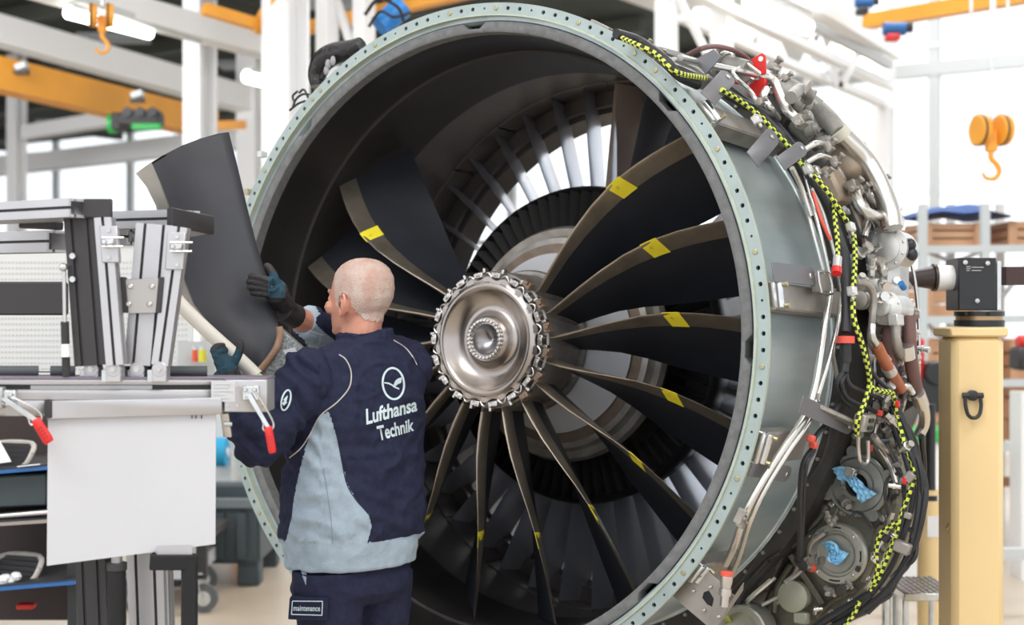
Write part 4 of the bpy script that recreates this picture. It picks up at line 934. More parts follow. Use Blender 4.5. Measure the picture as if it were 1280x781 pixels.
for pts, r in (([(1055, 462, 1.13), (1046, 480, 1.12), (1050, 500, 1.11), (1040, 520, 1.10), (1020, 545, 1.10), (1016, 560, 1.10)], .007), ([(1057, 462, 1.13), (1062, 480, 1.14), (1080, 490, 1.15), (1100, 498, 1.16)], .007),
               ([(1057, 465, 1.13), (1052, 480, 1.13), (1060, 498, 1.13), (1085, 510, 1.15), (1100, 518, 1.16), (1115, 528, 1.17), (1122, 545, 1.18)], .007), ([(1054, 462, 1.13), (1048, 478, 1.12), (1052, 496, 1.12), (1062, 508, 1.13)], .006),
               ([(1016, 560, 1.10), (1004, 580, 1.10), (1000, 620, 1.11), (1000, 660, 1.12), (998, 700, 1.13)], .008), ([(1018, 562, 1.10), (1008, 582, 1.11), (1004, 620, 1.11), (1003, 660, 1.12), (1000, 702, 1.13)], .007),
               ([(1120, 500, 1.18), (1132, 540, 1.19), (1140, 570, 1.19), (1146, 600, 1.19)], .009), ([(1108, 505, 1.17), (1118, 540, 1.18), (1132, 590, 1.18), (1150, 610, 1.18)], .007),
               ([(1152, 545, 1.2), (1155, 590, 1.2), (1150, 640, 1.2), (1136, 690, 1.2), (1116, 730, 1.2), (1090, 760, 1.2), (1060, 775, 1.19)], .010), ([(1148, 600, 1.19), (1140, 650, 1.19), (1122, 700, 1.19), (1090, 745, 1.19), (1050, 775, 1.18), (1030, 790, 1.18)], .010),
               ([(1145, 610, 1.2), (1132, 660, 1.2), (1110, 705, 1.2), (1075, 748, 1.19)], .010), ([(1134, 688, 1.2), (1137, 705, 1.21), (1122, 722, 1.2)], .006), ([(1126, 575, 1.18), (1112, 590, 1.18), (1106, 610, 1.18), (1110, 640, 1.18), (1118, 655, 1.18)], .005),
               ([(1100, 520, 1.16), (1106, 545, 1.17), (1102, 575, 1.17)], .006), ([(1094, 755, 1.19), (1106, 750, 1.2), (1116, 738, 1.2), (1122, 726, 1.2)], .006),
               ([(1060, 400, 1.12), (1078, 425, 1.14), (1090, 465, 1.16), (1112, 488, 1.18), (1122, 500, 1.18)], .007), ([(1120, 510, 1.19), (1142, 545, 1.2), (1150, 580, 1.2), (1146, 640, 1.2)], .006)):
    pipe('cable', pts, r, CABLE, n=8)
for x, y in ((1014, 548), (1017, 556)): p = cylhit(x, y, 1.105); LF('cable_tie', MB().box((0, 0, 0), (.02, .022, .022)), PINK, rframe(p), bevel=.004)
p = cylhit(1099, 516, 1.165); LF('cable_tie', MB().box((0, 0, 0), (.018, .016, .022)), PINK, rframe(p), bevel=.003)
p = cylhit(1134, 684, 1.205); LF('cable_clamp', MB().box((0, 0, 0), (.04, .045, .03)), BRKT, rframe(p), bevel=.004)
L('loom_plug', MB().cyl(*E((998, 700, 1.13), (1004, 708, 1.14)), .015, n=12), CABLE); L('plug_end', MB().cyl(*E((1004, 707, 1.14), (1012, 709, 1.15)), .011, n=12), STEEL); L('red_cap', MB().cyl(*E((1012, 709, 1.15), (1016, 710, 1.155)), .013, n=12), PINK, label='red plastic cap')
# ---- yellow and black check cords
CB = mat('cord_black', (.015, .015, .015), .6)
def cord(pts, r=.0078, raw=None):
    P = spline(raw or E(*pts), 16); D = [P[0]]; step = .0058; acc = 0
    for a, b in zip(P, P[1:]):
        d = (b-a).length; pos = 0
        while acc+(d-pos) >= step: pos += step-acc; acc = 0; D.append(a+(b-a)*(pos/d))
        acc += d-pos
    m = MB().tube(D, r, 8, raw=True, alt=lambda i, j: 0 if ((i//2)+(j//2)) % 2 else 1)
    return L('check_cord', m, [CORDY, CB], fix=True, label='yellow and black woven cord')
cord([(778, 48, 1.06), (800, 58, 1.08), (820, 68, 1.09), (845, 90, 1.095), (882, 98, 1.095)])
cord([(902, 112, 1.11), (928, 128, 1.115), (952, 147, 1.12), (962, 158, 1.12), (985, 182, 1.125), (1003, 206, 1.13), (1030, 234, 1.15), (1052, 266, 1.155), (1064, 286, 1.155)])
cord([(1067, 290, 1.155), (1069, 320, 1.155), (1067, 360, 1.155), (1067, 395, 1.155), (1076, 425, 1.165), (1084, 455, 1.17), (1087, 480, 1.17), (1080, 505, 1.17), (1072, 525, 1.17), (1071, 545, 1.17)])
cord([(1042, 250, 1.14), (1044, 275, 1.14), (1047, 300, 1.14), (1047, 322, 1.14)], .007)
cord([(905, 768, 1.10), (914, 778, 1.1), (925, 784, 1.1)], .008)
o = L('cord_end', MB().cyl(*E((1047, 322, 1.14), (1046, 336, 1.14)), .013, n=12), PALE); L('red_cap', MB().cyl(*E((1046, 335, 1.14), (1045.5, 342, 1.14)), .015, n=12), RED, o, label='red plastic cap')
for x, y, R in ((1010, 212, 1.14), (1063, 284, 1.16), (946, 150, 1.12), (1065, 364, 1.16), (1020, 214, 1.14)):
    p = cylhit(x, y, R); LF('cord_clip', MB().box((0, 0, 0), (.03, .03, .024)).box((.018, 0, 0), (.02, .012, .01)), SILVER, rframe(p), bevel=.004)
pipe('shackle_loop', [(1073, 545, 1.19), (1073, 560, 1.19), (1075, 575, 1.2), (1080, 580, 1.2), (1085, 574, 1.2), (1085, 550, 1.19)], .006, STEEL)

# ---- accessory gearbox, lower right
GT = .66
def gp(px, py, t=GT): return planehit(px, py, t)
outl = [(1006, 560), (1030, 545), (1085, 540), (1120, 575), (1132, 610), (1118, 655), (1108, 690), (1090, 730), (1062, 758), (1030, 790), (960, 800), (950, 760), (960, 735), (985, 700), (998, 660), (1020, 640), (1028, 610)]
gbx = L('accessory_gearbox', MB().prism([gp(x, y, GT+.02) for x, y in outl], (0, .20, 0)), OLIVE, bevel=.012)
def port(px, py, r, parts, label=None):
    p = gp(px, py, GT); o = L('gearbox_port', MB(), OLIVE, gbx) if False else None
    return p
# upper port
p = gp(1072, 606, GT); up_ = L('port_flange', MB().grid([[p+Vector((rr*math.cos(a), y, rr*math.sin(a))) for a in [2*PI*k/64 for k in range(65)]] for y, rr in ((.03, .098), (-.002, .098), (-.006, .094), (-.006, .086), (.004, .080), (.002, .052), (-.010, .050), (-.011, .036), (.02, .034), (.022, .001))]), mat('port_grey', (.26, .27, .25), .35, .7, .15, 14), gbx)
L('bore', MB().disc(p+Vector((0, .016, 0)), (0, -1, 0), [(0, .034), (.002, .034)], 24), BLACK, gbx)
for a in (100, 200, 300, 20): L('flange_ear', MB().disc(p+Vector((.103*math.cos(rad(a)), .015, .103*math.sin(rad(a)))), (0, -1, 0), [(0, .020), (.022, .018)], 12).disc(p+Vector((.103*math.cos(rad(a)), -.006, .103*math.sin(rad(a)))), (0, -1, 0), [(0, .007), (.005, .006)], 8), MATS['port_grey'], gbx)
# lower port
p = gp(1045, 692, GT-.02); m = MB().grid([[p+Vector((rr*math.cos(a), y, rr*math.sin(a))) for a in [2*PI*k/64 for k in range(65)]] for y, rr in ((.05, .095), (0, .095), (-.006, .090), (-.006, .072), (.004, .068), (.004, .062), (-.002, .060), (.002, .056), (.006, .001))])
lp_ = L('port_flange', m, mat('port_pale', (.37, .37, .33), .35, .6, .12, 14), gbx)
for k in range(8):
    a = 2*PI*k/8; pts = [p+Vector((.082*math.cos(a+q*.05), -.0068, .082*math.sin(a+q*.05))) for q in range(-4, 5)]
    if k % 2 == 0: L('slot', MB().tube(pts, .0045, 6, raw=True, flat=.5), BLACK, gbx)
    else: L('flange_nut', MB().disc(pts[4]+Vector((0, .001, 0)), (0, -1, 0), [(0, .005), (.006, .005), (.007, .003)], 8), STEEL, gbx)
for dx, dz in ((-.035, .03), (.045, .02), (.0, -.05)): L('screw_hole', MB().disc(p+Vector((dx, .004, dz)), (0, -1, 0), [(0, .004), (.001, .004)], 8), BLACK, gbx)
# round cover, small box, ribs, bottom port
p = gp(992, 745, GT-.03); L('round_cover', MB().disc(p, (0, -1, 0), [(-.06, .045), (0, .045), (.003, .049), (.012, .049), (.015, .045)], 36), mat('cover_sage', (.33, .34, .27), .45, .3), gbx)
L('small_box', MB().box(gp(1002, 772, GT-.03), (.045, .03, .035)), MATS['cover_sage'], gbx, bevel=.004)
L('casting_rib', MB().beam(gp(988, 693, GT), gp(1028, 755, GT), .014, .02), OLIVE, gbx, bevel=.003)
L('casting_rib', MB().beam(gp(975, 690, GT), gp(955, 735, GT), .05, .05), SHELL, gbx, bevel=.006)
for x, y, s in ((1054, 640, 1), (1040, 630, .8), (1102, 648, 1), (1040, 765, .9), (1064, 750, .8), (1015, 670, .7), (977, 700, .8), (965, 712, .8), (1085, 722, .8), (1029, 600, .7), (1010, 575, .8), (1050, 560, .7)):
    L('stud_bolt', MB().disc(gp(x, y, GT+.022), (0, -1, 0), [(0, .012*s), (.006, .012*s), (.007, .008*s), (.016, .007*s)], 8), STEEL if s < .9 else DULL, gbx)
L('inspection_port', MB().disc(gp(1096, 652, GT+.01), (-.3, -1, 0), [(0, .014), (.012, .017), (.014, .014)], 16), SHELL, gbx)
p = gp(927, 790, GT-.08); L('lower_port', MB().grid([[p+Vector((rr*math.cos(a), y, rr*math.sin(a))) for a in [2*PI*k/48 for k in range(49)]] for y, rr in ((.08, .085), (0, .085), (-.005, .080), (-.005, .062), (.01, .058), (.012, .001))]), MATS['port_pale'])
pipe('oil_tube', [(1092, 545, 1.2), (1102, 558, 1.21), (1112, 572, 1.21), (1122, 590, 1.21)], .011, STEEL)
pipe('oil_tube', [(1118, 668, 1.2), (1108, 690, 1.2), (1096, 715, 1.2), (1080, 738, 1.2)], .009, STEEL)
L('black_rubber_seal', MB().tube([pol(.63, 1.0+.02*math.sin(q), rad(100+q*5)) for q in range(15)], .03, 8), SHELL)
for i in range(6):
    q0 = (1095-i*7, 700+i*8); pipe('oil_tube', [(q0[0]+18, q0[1]-24, 1.19), (q0[0], q0[1], 1.2), (q0[0]-25, q0[1]+20, 1.19), (q0[0]-60, q0[1]+45, 1.18)], .006, random.choice((DULL, SHELL, CABLE)), n=6)
# looms and cords crossing in front of the gearbox edge
def EP(t, *p): return [planehit(x, y, t+(q[0] if q else 0)) for x, y, *q in p]
cord(None, raw=[cylhit(1088, 484, 1.175), cylhit(1102, 489, 1.19), cylhit(1116, 493, 1.20)]+EP(.60, (1122, 520), (1131, 556), (1143, 588), (1138, 612), (1128, 640), (1122, 664), (1110, 694), (1096, 726), (1082, 746)))
cord(None, .007, EP(.59, (1124, 652), (1110, 660), (1100, 668), (1095, 690), (1097, 712), (1091, 730)))
cord(None, .007, EP(.59, (1074, 752), (1068, 766), (1058, 780), (1050, 796)))
for pts, r, mt in (([(1112, 500), (1128, 540), (1140, 570), (1150, 604), (1146, 650), (1132, 700), (1104, 742), (1066, 770), (1030, 790)], .011, CABLE), ([(1120, 505), (1138, 548), (1152, 590), (1152, 630), (1140, 672)], .010, CABLE), ([(1140, 560), (1156, 600), (1154, 640), (1140, 690), (1112, 735), (1084, 765)], .010, CABLE),
                   ([(1100, 498), (1118, 535), (1134, 580), (1142, 620), (1130, 668), (1112, 712), (1080, 752), (1040, 776)], .009, GUNMETAL), ([(1126, 590), (1110, 598), (1106, 618), (1112, 645), (1120, 656)], .005, CABLE), ([(1137, 660), (1146, 680), (1142, 700), (1124, 712), (1114, 722)], .006, CABLE),
                   ([(1116, 640), (1106, 668), (1090, 700)], .008, STEEL), ([(1124, 648), (1112, 680), (1098, 712), (1082, 736)], .007, STEEL), ([(1090, 740), (1060, 758), (1030, 776), (1010, 790)], .012, CABLE), ([(1100, 560), (1112, 580), (1120, 604)], .009, STEEL), ([(1108, 555), (1128, 600), (1130, 640), (1118, 690)], .008, SHELL),
                   ([(1062, 650), (1070, 640), (1082, 646), (1090, 660)], .005, CABLE), ([(1028, 655), (1010, 668), (990, 684)], .004, CABLE), ([(1100, 735), (1114, 742), (1100, 752), (1090, 752)], .006, CABLE), ([(960, 700), (930, 735), (920, 760)], .010, CABLE), ([(975, 690), (945, 712), (905, 760)], .008, SHELL)):
    L('cable', MB().tube(EP(.60, *[(x, y, .01*(i % 2)) for i, (x, y) in enumerate(pts)]), r, 8), mt)
for i in range(54):
    y = random.uniform(500, 765); e = 1150-max(0, y-600)**1.9/140 if y > 600 else 1118+(y-500)*.32
    x = e-random.uniform(0, 34); s = random.uniform(.5, 1.1); p = planehit(x, y, .59+random.uniform(0, .05)); F = Matrix.Translation(p)
    if i % 3: LF('plug', MB().disc((0, 0, 0), (random.uniform(-1, 1), -.4, random.uniform(-1, 1)), [(-.02*s, .010*s), (0, .010*s), (.001, .014*s), (.012*s, .014*s), (.013*s, .010*s), (.028*s, .010*s)], 8), random.choice((STEEL, DULL, GUNMETAL, SILVER, BRKT)), F)
    else: LF('cable_clamp', MB().box((0, 0, 0), (.03*s, .02*s, .026*s), Matrix.Rotation(random.uniform(0, 3), 3, 'Y')), random.choice((BRKT, SHELL, DULL)), F, bevel=.003)
for x, y in ((1131, 601), (1122, 505), (1088, 560)): LF('cable_tie', MB().box((0, 0, 0), (.012, .012, .02)), RED, Matrix.Translation(planehit(x, y, .585)), bevel=.002)
LF('cable_clamp', MB().box((0, 0, 0), (.05, .03, .035), Matrix.Rotation(.3, 3, 'Y')), BRKT, Matrix.Translation(planehit(1128, 684, .575)), bevel=.004)
for pts, w_ in (([(1012, 566), (1030, 552), (1060, 548)], .012), ([(1000, 668), (1022, 650), (1034, 632)], .012), ([(1092, 556), (1114, 590), (1118, 630)], .014), ([(1100, 655), (1092, 690), (1078, 726)], .014), ([(1070, 735), (1040, 752), (1020, 770)], .010), ([(990, 705), (972, 735), (968, 765)], .012)):
    L('casting_rib', MB().tube(EP(GT+.015, *pts), w_, 8), OLIVE, gbx)
# dense small pipework following the case
for i in range(46):
    th0 = random.uniform(25, 135); dth = random.uniform(8, 30); t = random.uniform(.63, 1.0); R = random.uniform(1.08, 1.13); P = []
    for q in range(5): P.append(pol(t+random.uniform(-.02, .02), R+random.uniform(-.012, .012), rad(th0+dth*q/4)))
    L('small_tube', MB().tube(P, random.choice((.005, .006, .008, .010)), 8, 3), random.choice((SILVER, DULL, STEEL, DULL, CABLE, BROWN)))
for i in range(60):
    th = random.choice((random.uniform(28, 66), random.uniform(98, 120), random.uniform(110, 128))); t = random.uniform(.62, .98); R = random.uniform(1.09, 1.15); F = rframe(pol(t, R, rad(th))); s = random.uniform(.5, 1.1)
    if random.random() < .5: LF('pipe_clip', MB().box((0, 0, 0), (.03*s, .02*s, .03*s)).disc((0, 0, .015*s), (0, -.5, 1), [(0, .006), (.008, .005)], 8), random.choice((DULL, STEEL)), F, bevel=.003)
    else: LF('pipe_union', MB().disc((0, 0, 0), (random.uniform(-1, 1), -.5, random.uniform(0, 1)), [(-.02*s, .012*s), (0, .012*s), (.001, .017*s), (.012*s, .017*s), (.013*s, .011*s), (.03*s, .011*s)], 8), random.choice((DULL, STEEL, CAST)), F)
# ---- bits over the top left of the ring
def PR(px, py, t): return planehit(px, py, t)
m = MB().tube([PR(x, y, .10) for x, y in ((398, 108), (397, 92), (404, 76), (420, 67), (440, 62), (452, 56))], lambda q: .028+.012*math.sin(q*PI), 12)
m.tube([PR(x, y, .09) for x, y in ((402, 98), (412, 82), (430, 72), (446, 66))], .012, 8)
wb = L('wrapped_loom', m, mat('plastic_black', (.012, .012, .013), .25, 0, 0, 5, .8, 30), label='loom wrapped in shiny black plastic')
for x, y in ((410, 80), (416, 76), (408, 88)): L('fold_glint', MB().ball(PR(x, y, .06), (.012, .008, .018), n=8), mat('plastic_glint', (.30, .30, .31), .3), wb)  # pale balls painted as glints on the wrapping
for pts in ([(366, 134), (370, 124), (378, 118), (386, 118)], [(362, 138), (372, 130), (382, 126)], [(374, 116), (380, 112), (386, 124)], [(368, 128), (366, 120), (372, 114)]):
    L('loose_wire', MB().tube([PR(x, y, .06) for x, y in pts], .004, 6), CABLE)
for x, y in ((328, 193), (311, 240)): L('edge_clip', MB().box(PR(x, y, .03), (.02, .03, .02)), MATS['brass_stud'] if y > 200 else GREYP)
L('top_bracket', MB().beam(PR(741, 27, .03), PR(763, 38, .03), .03, .012), BRKT, bevel=.002)
# dark half shell added behind the guide vanes to darken the lower gaps
L('added_dark_shell', MB().lathe([(1.15, .93), (1.6, .88), (2.4, .70), (2.5, .40)], 48, rad(105), rad(262)), SHELL)

# ---- blue cloths stuffed in the ports
CL = mat('cloth_blue', (.30, .62, .86), .8, 0, .08, 20)
def cloth(name_lab, c, pts, wid):
    m = MB(); P = spline([c+Vector(p) for p in pts], 5); rows = []
    for i, p in enumerate(P):
        d = (P[min(i+1, len(P)-1)]-P[max(i-1, 0)]).normalized(); s_ = d.cross(Vector((0, 1, 0))).normalized(); ww = wid*(1-.45*math.sin(PI*i/(len(P)-1)))
        rows.append([p+s_*ww*(q/8-.5)+Vector((0, -1, 0))*(.007*math.sin(q*2.4+i*.7)+.004*math.sin(q*5+i)) for q in range(9)])
    m.grid(rows); n0 = len(m.v); k = len(rows[0]); m.add([v+Vector((0, .003, 0)) for v in m.v[:n0]], [f[::-1] for f in m.f[:]])
    for r in (0, len(rows)-1):
        for j in range(k-1): a = r*k+j; m.f.append((a, a+1, a+1+n0, a+n0)); m.m.append(0)
    for i in range(len(rows)-1):
        for j in (0, k-1): a = i*k+j; m.f.append((a, a+k, a+k+n0, a+n0)); m.m.append(0)
    m.v = [EM @ v for v in m.v]; return solo('blue_cloth', m, CL, name_lab, 'cloth', EM @ c, group='blue cloths in the gearbox ports', smooth=60)
c = gp(1068, 604, GT-.035)
cloth('blue cloth hanging across the upper gearbox port', c, [(-.058, .005, .016), (-.040, 0, .028), (-.012, .0, .018), (.008, -.005, -.006), (.030, .0, -.028), (.042, .006, -.045)], .060)
c = gp(1042, 691, GT-.035)
cloth('crumpled blue cloth in the middle of the lower gearbox port', c, [(-.026, .005, .008), (-.01, -.004, .020), (.010, -.006, .004), (-.006, -.008, -.014), (.014, -.004, -.018), (.024, .0, .010)], .044)
# ================================================================ WORKSTATION
def yb(px): return 3.30+.15*px/335
def ab(px, py, dy=0): return at(px, py, yb(px)+dy)
bench = thing('blade_workstation', 'aluminium profile workstation with white front panel and red handled clamps at left', 'workstation', at(160, 781, 3.5))
def B(n, m, mt, **k): return part(n, m, mt, bench, **k)
def profile(n, p0, p1, w, h, hint, mt=ALU, grooves=2, faces=(1, 1)):
    """slotted extrusion: body with dark T-slots cut along its faces"""
    p0, p1 = Vector(p0), Vector(p1); x, y = frame(p1-p0, hint); b = B(n, MB(), mt) if False else None
    g = .0055; d = .007; m = MB()
    # outline with slots on the two x faces and the y faces
    def side(len_, ng): # positions along a side from -len/2..len/2 with slot notches
        out = []; 
        for k in range(ng):
            c = -len_/2+len_*(k+.5)/ng; out += [(c-g/2*1.3, 0), (c-g/2*1.3, -d), (c+g/2*1.3, -d), (c+g/2*1.3, 0)]
        return out
    poly = []
    ny = max(1, round(h/.04)); nx = max(1, round(w/.04))
    poly += [(-w/2, -h/2)]+[(s_, -h/2-o_) for s_, o_ in side(w, nx)]
    poly += [(w/2, -h/2)]+[(w/2+o_, s_) for s_, o_ in side(h, ny)]
    poly += [(w/2, h/2)]+[(-s_, h/2+o_) for s_, o_ in side(w, nx)]
    poly += [(-w/2, h/2)]+[(-w/2-o_, -s_) for s_, o_ in side(h, ny)]
    n_ = len(poly); vs = [p+x*a+y*b_ for p in (p0, p1) for a, b_ in poly]
    m.add(vs, [tuple(range(n_))[::-1], tuple(range(n_, 2*n_))]+[(i, (i+1) % n_, n_+(i+1) % n_, n_+i) for i in range(n_)])
    ob = B(n, m, mt, smooth=0)
    c = MB(); c.beam(p0+x*0, p1, w-2*d+.0012, h-2*d+.0012, hint); part('slot_floor', c, DARKPL, ob, smooth=0)
    return ob
Z = Vector((0, 0, 1))
# bed rail with purple topped strip
B('bed_rail', MB().beam(ab(-80, 486), ab(281, 486), .06, .050, Vector((0, 1, 0)))if False else MB().prism([ab(-80, 474), ab(281, 474), ab(281, 481), ab(-80, 481)], (0, .10, 0)), ALU, bevel=.002)
B('bed_rail_lower', MB().prism([ab(-80, 487), ab(281, 487), ab(281, 500), ab(-80, 500)], (0, .10, 0)), ALU, bevel=.002)
B('rail_slot', MB().prism([ab(-80, 480, .012), ab(281, 480, .012), ab(281, 488, .012), ab(-80, 488, .012)], (0, .07, 0)), DARKPL)
B('slot_cover', MB().prism([ab(38, 481.5, .006), ab(190, 481.5, .006), ab(190, 486.5, .006), ab(38, 486.5, .006)], (0, .01, 0)), ALUD)
B('top_strip', MB().prism([ab(-80, 470.5), ab(334, 471.5), ab(334, 474.5), ab(-80, 474.5)], (0, .12, 0)), mat('strip_violet', (.20, .17, .22), .4), bevel=.001)
eb = B('end_block', MB().prism([ab(280, 474.5, -.012), ab(334, 474.5, -.012), ab(334, 515, -.012), ab(280, 515, -.012)], (0, .11, 0)), ALU, bevel=.0025)
for x, y in ((285, 483), (285, 507), (297, 483), (297, 507), (329, 507)): part('screw', MB().disc(ab(x, y, -.012), (0, -1, 0), [(0, .0035), (.002, .003)], 8), STEEL, eb)
lp = B('label_plate', MB().prism([ab(264, 476, -.0135), ab(294, 476, -.0135), ab(294, 502, -.0135), ab(264, 502, -.0135)], (0, .003, 0)), mat('plate_grey', (.52, .53, .54), .4))
for k in range(5): part('fine_print', MB().beam(ab(267, 480+k*4.4, -.0145), ab(267+(22, 18, 24, 14, 20)[k], 480+k*4.4, -.0145), .001, .0012, Vector((0, 1, 0))), GREYP, lp)
# front panel and its folded upper flange
B('front_panel', MB().prism([ab(60, 520, -.004), ab(270, 517, -.004), ab(269, 680, -.004), ab(58.5, 707, -.004)], (0, .004, 0)), WHITEP)
fl = B('panel_flange', MB().prism([ab(57, 501, -.016), ab(277, 497, -.016), ab(277, 517.5, -.016), ab(57, 524, -.016)], (0, .06, 0)), ALU, bevel=.0015)
part('flange_cap', MB().prism([ab(55.5, 501, -.018), ab(65, 501, -.018), ab(65, 522, -.018), ab(55.5, 524, -.018)], (0, .06, 0)), DARKPL, fl)
for x in (240, 245, 252): part('clip', MB().box(ab(x, 521, -.006), (.002, .003, .008)), DARKPL, fl)
# legs
profile('leg', ab(116, 640, .16), Vector((ab(116, 0).x, yb(116)+.16, 0)), .072, .08, Vector((0, 1, 0)), DARKPL)
profile('leg', ab(184, 640, .16), Vector((ab(184, 0).x, yb(184)+.16, 0)), .09, .08, Vector((0, 1, 0)), ALU)
profile('leg', ab(208, 640, .13), Vector((ab(208, 0).x, yb(208)+.13, 0)), .012, .06, Vector((0, 1, 0)), ALUD)
B('foot', MB().beam(Vector((ab(60, 0).x, 3.5, .03)), Vector((ab(260, 0).x, 3.52, .03)), .5, .06, Z.cross(Vector((1, 0, 0)))), DARKPL)
B('lift_rod', MB().cyl(ab(146, 690, .02), Vector((ab(146, 0).x, 3.38, .06)), .013, n=14), ALUD)
B('lift_cylinder', MB().cyl(ab(146, 706, .02), Vector((ab(146, 0).x, 3.38, .06)), .0215, n=18), BLACK)
B('lift_collar', MB().cyl(ab(146, 703, .02), ab(146, 712, .02), .024, n=18), DARKPL)
B('cross_member', MB().beam(ab(150, 560, .14), ab(215, 560, .14), .06, .25, Z.cross(Vector((1, 0, 0)))), ALUD)
gb = B('grab_arm', MB().beam(ab(187, 702, -.01), ab(247, 702, -.01), .035, .037, Vector((0, 1, 0))), BLACK, bevel=.003)
part('arm_top', MB().beam(ab(196, 692, -.01), ab(240, 691, -.01), .035, .006, Vector((0, 1, 0))), ALU, gb)
B('grab_bar', MB().beam(ab(237, 700, -.012), Vector((ab(237, 0).x, yb(237)-.012, .25)), .034, .034), BLACK, bevel=.003)
# upper rails
for (p0, Y0, p1, Y1, w, h) in (((110, 261), 3.34, (-60, 270), 3.60, .115, .044), ((232, 274), 3.47, (120, 277), 3.72, .085, .044)):
    a, b = at(*p0, Y0), at(*p1, Y1)
    profile('top_rail', a+Vector((0, 0, 0)), b, w, h, Z, ALU)
c0 = ab(109, 260.5, .0)
B('rail_cap', MB().box(at(109, 260.5, 3.335), (.118, .012, .045)), DARKPL, bevel=.003)
a = at(216, 271, 3.405); b = at(268, 281.5, 3.53)
B('rail_cap', MB().prism([at(215, 259, 3.40), at(268, 270, 3.53), at(268, 293, 3.53), at(215, 283, 3.40)], (-.02, .03, 0)), DARKPL, bevel=.002)
B('rail_underside', MB().prism([at(216, 284, 3.42), at(262, 292, 3.53), at(240, 296, 3.56), at(212, 293, 3.46)], (0, 0, .004)), ALUD)
profile('rear_rail', at(76, 302, 3.62), at(-70, 306, 4.0), .08, .055, Z, ALU)
profile('rear_rail', at(170, 296, 3.66), at(60, 300, 3.9), .06, .04, Z, ALUD)
B('rear_handle', MB().beam(at(75, 282, 3.5), at(28, 280, 3.56), .03, .022), DARKPL, bevel=.004)
# posts
profile('post', at(106, 272, 3.38), at(120, 456, 3.38), .075, .085, Vector((0, 1, 0)), DARKPL)
profile('post', at(92, 272, 3.42), at(104, 456, 3.42), .02, .08, Vector((0, 1, 0)), ALUD)
profile('post', at(131, 272, 3.35), at(146, 456, 3.35), .040, .040, Vector((0, 1, 0)), ALU)
profile('post', at(197, 281, 3.42), at(182, 456, 3.42), .088, .06, Vector((0, 1, 0)), ALU)
profile('post', at(226, 284, 3.39), at(202, 456, 3.39), .040, .040, Vector((0, 1, 0)), ALU)
# hinge feet
hf = MB(); hf.box((0, 0, -.012), (.034, .034, .030)); hf.cyl((0, -.0175, 0.006), (0, .0175, .006), .017, n=20)
for px in (117, 144.5, 174, 201.5):
    dz = -.007 if px in (117, 174) else -.012
    c = ab(px, 461, -.002 if px in (144.5, 201.5) else .03); o = B('hinge_foot', MB().box(c+Vector((0, 0, -.013)), (.034, .04, .034)).cyl(c+Vector((0, -.021, 0)), c+Vector((0, .02, 0)), .018, n=20), ALU, bevel=.0015)
    part('hinge_bolt', MB().disc(c+Vector((0, -.021, 0)), (0, -1, 0), [(0, .0085), (.002, .0085), (.002, .006), (.005, .0055)], 12), STEEL, o)
    part('side_lug', MB().box(c+Vector((-.024, .004, -.016)), (.012, .03, .028)), ZINC, o)
# clamp blocks on posts
for (x0, y0, x1, y1, Y, sk, ys) in ((124, 282, 146, 328, 3.325, 3, 302), (209, 290, 232, 337, 3.365, -3, 308)):
    o = B('clamp_block', MB().prism([at(x0, y0, Y), at(x1, y0, Y), at(x1+sk, y1, Y), at(x0+sk, y1, Y)], (0, .02, 0)), ALU, bevel=.002)
    for yy in (y0+6, y1-6): part('screw', MB().disc(at((x0+x1)/2+1, yy, Y), (0, -1, 0), [(0, .0055), (.003, .005)], 10), STEEL, o)
    part('latch_pin', MB().cyl(at(x0+4, ys-5, Y-.012), at(x1+9, ys-5, Y-.012), .0025, n=8).cyl(at(x0+4, ys+6, Y-.012), at(x1+8, ys+6, Y-.012), .0025, n=8), STEEL, o)
    part('spring', MB().box(at((x0+x1)/2, ys, Y-.008), (.030, .014, .016)), ZINC, o, bevel=.003)
    for k in range(2): part('spring_bolt', MB().disc(at((x0+x1)/2-4+9*k, ys, Y-.016), (0, -1, 0), [(0, .005), (.004, .004)], 8), ZINC, o)
pl = B('joint_plate', MB().prism([at(156, 349, 3.37), at(201, 348, 3.37), at(197, 391, 3.37), at(160, 392, 3.37)], (0, .006, 0)), mat('plate_steel', (.42, .40, .38), .35, .8), bevel=.001)
for x, y in ((163, 358), (190, 358), (161, 380), (187, 380)): part('plate_bolt', MB().disc(at(x, y, 3.37), (0, -1, 0), [(0, .0065), (.004, .0065), (.006, .004)], 10), STEEL, pl)
for x, s in ((152, 4), (201, -4)): part('plate_edge', MB().prism([at(x-3, 346, 3.365), at(x+4, 346, 3.365), at(x+4+s, 391, 3.365), at(x-3+s, 391, 3.365)], (0, .02, 0)), DARKPL, pl, bevel=.002)
# gas spring
gs = B('gas_spring', MB().cyl(at(81, 402, 3.32), at(83, 470, 3.34), .0095, n=16), DARKPL)
part('rod', MB().cyl(at(80, 335, 3.32), at(81, 404, 3.32), .0045, n=10), STEEL, gs)
part('sticker', MB().cyl(at(82, 430, 3.32), at(82.4, 446, 3.32), .0099, n=16), WHITE, gs)
part('ball_joint', MB().ball(at(79, 334, 3.31), .010, n=10).cyl(at(79, 334, 3.31), at(88, 330, 3.35), .005, n=8), ZINC, gs)
for y in (320, 349): part('joint_bolt', MB().disc(at(91, y, 3.33), (0, -1, 0), [(0, .008), (.005, .007)], 10), ZINC, gs)
# rollers
for x0, x1 in ((-40, 48), (63, 94), (150, 259)):
    o = B('roller', MB().cyl(ab(x0, 463.5, .06), ab(x1, 463.5, .06), .0125, n=18), mat('roller_rubber', (.07, .08, .085), .6))
part('axle', MB().cyl(ab(48, 463.5, .06), ab(63, 463.5, .06), .004, n=8), STEEL, o)
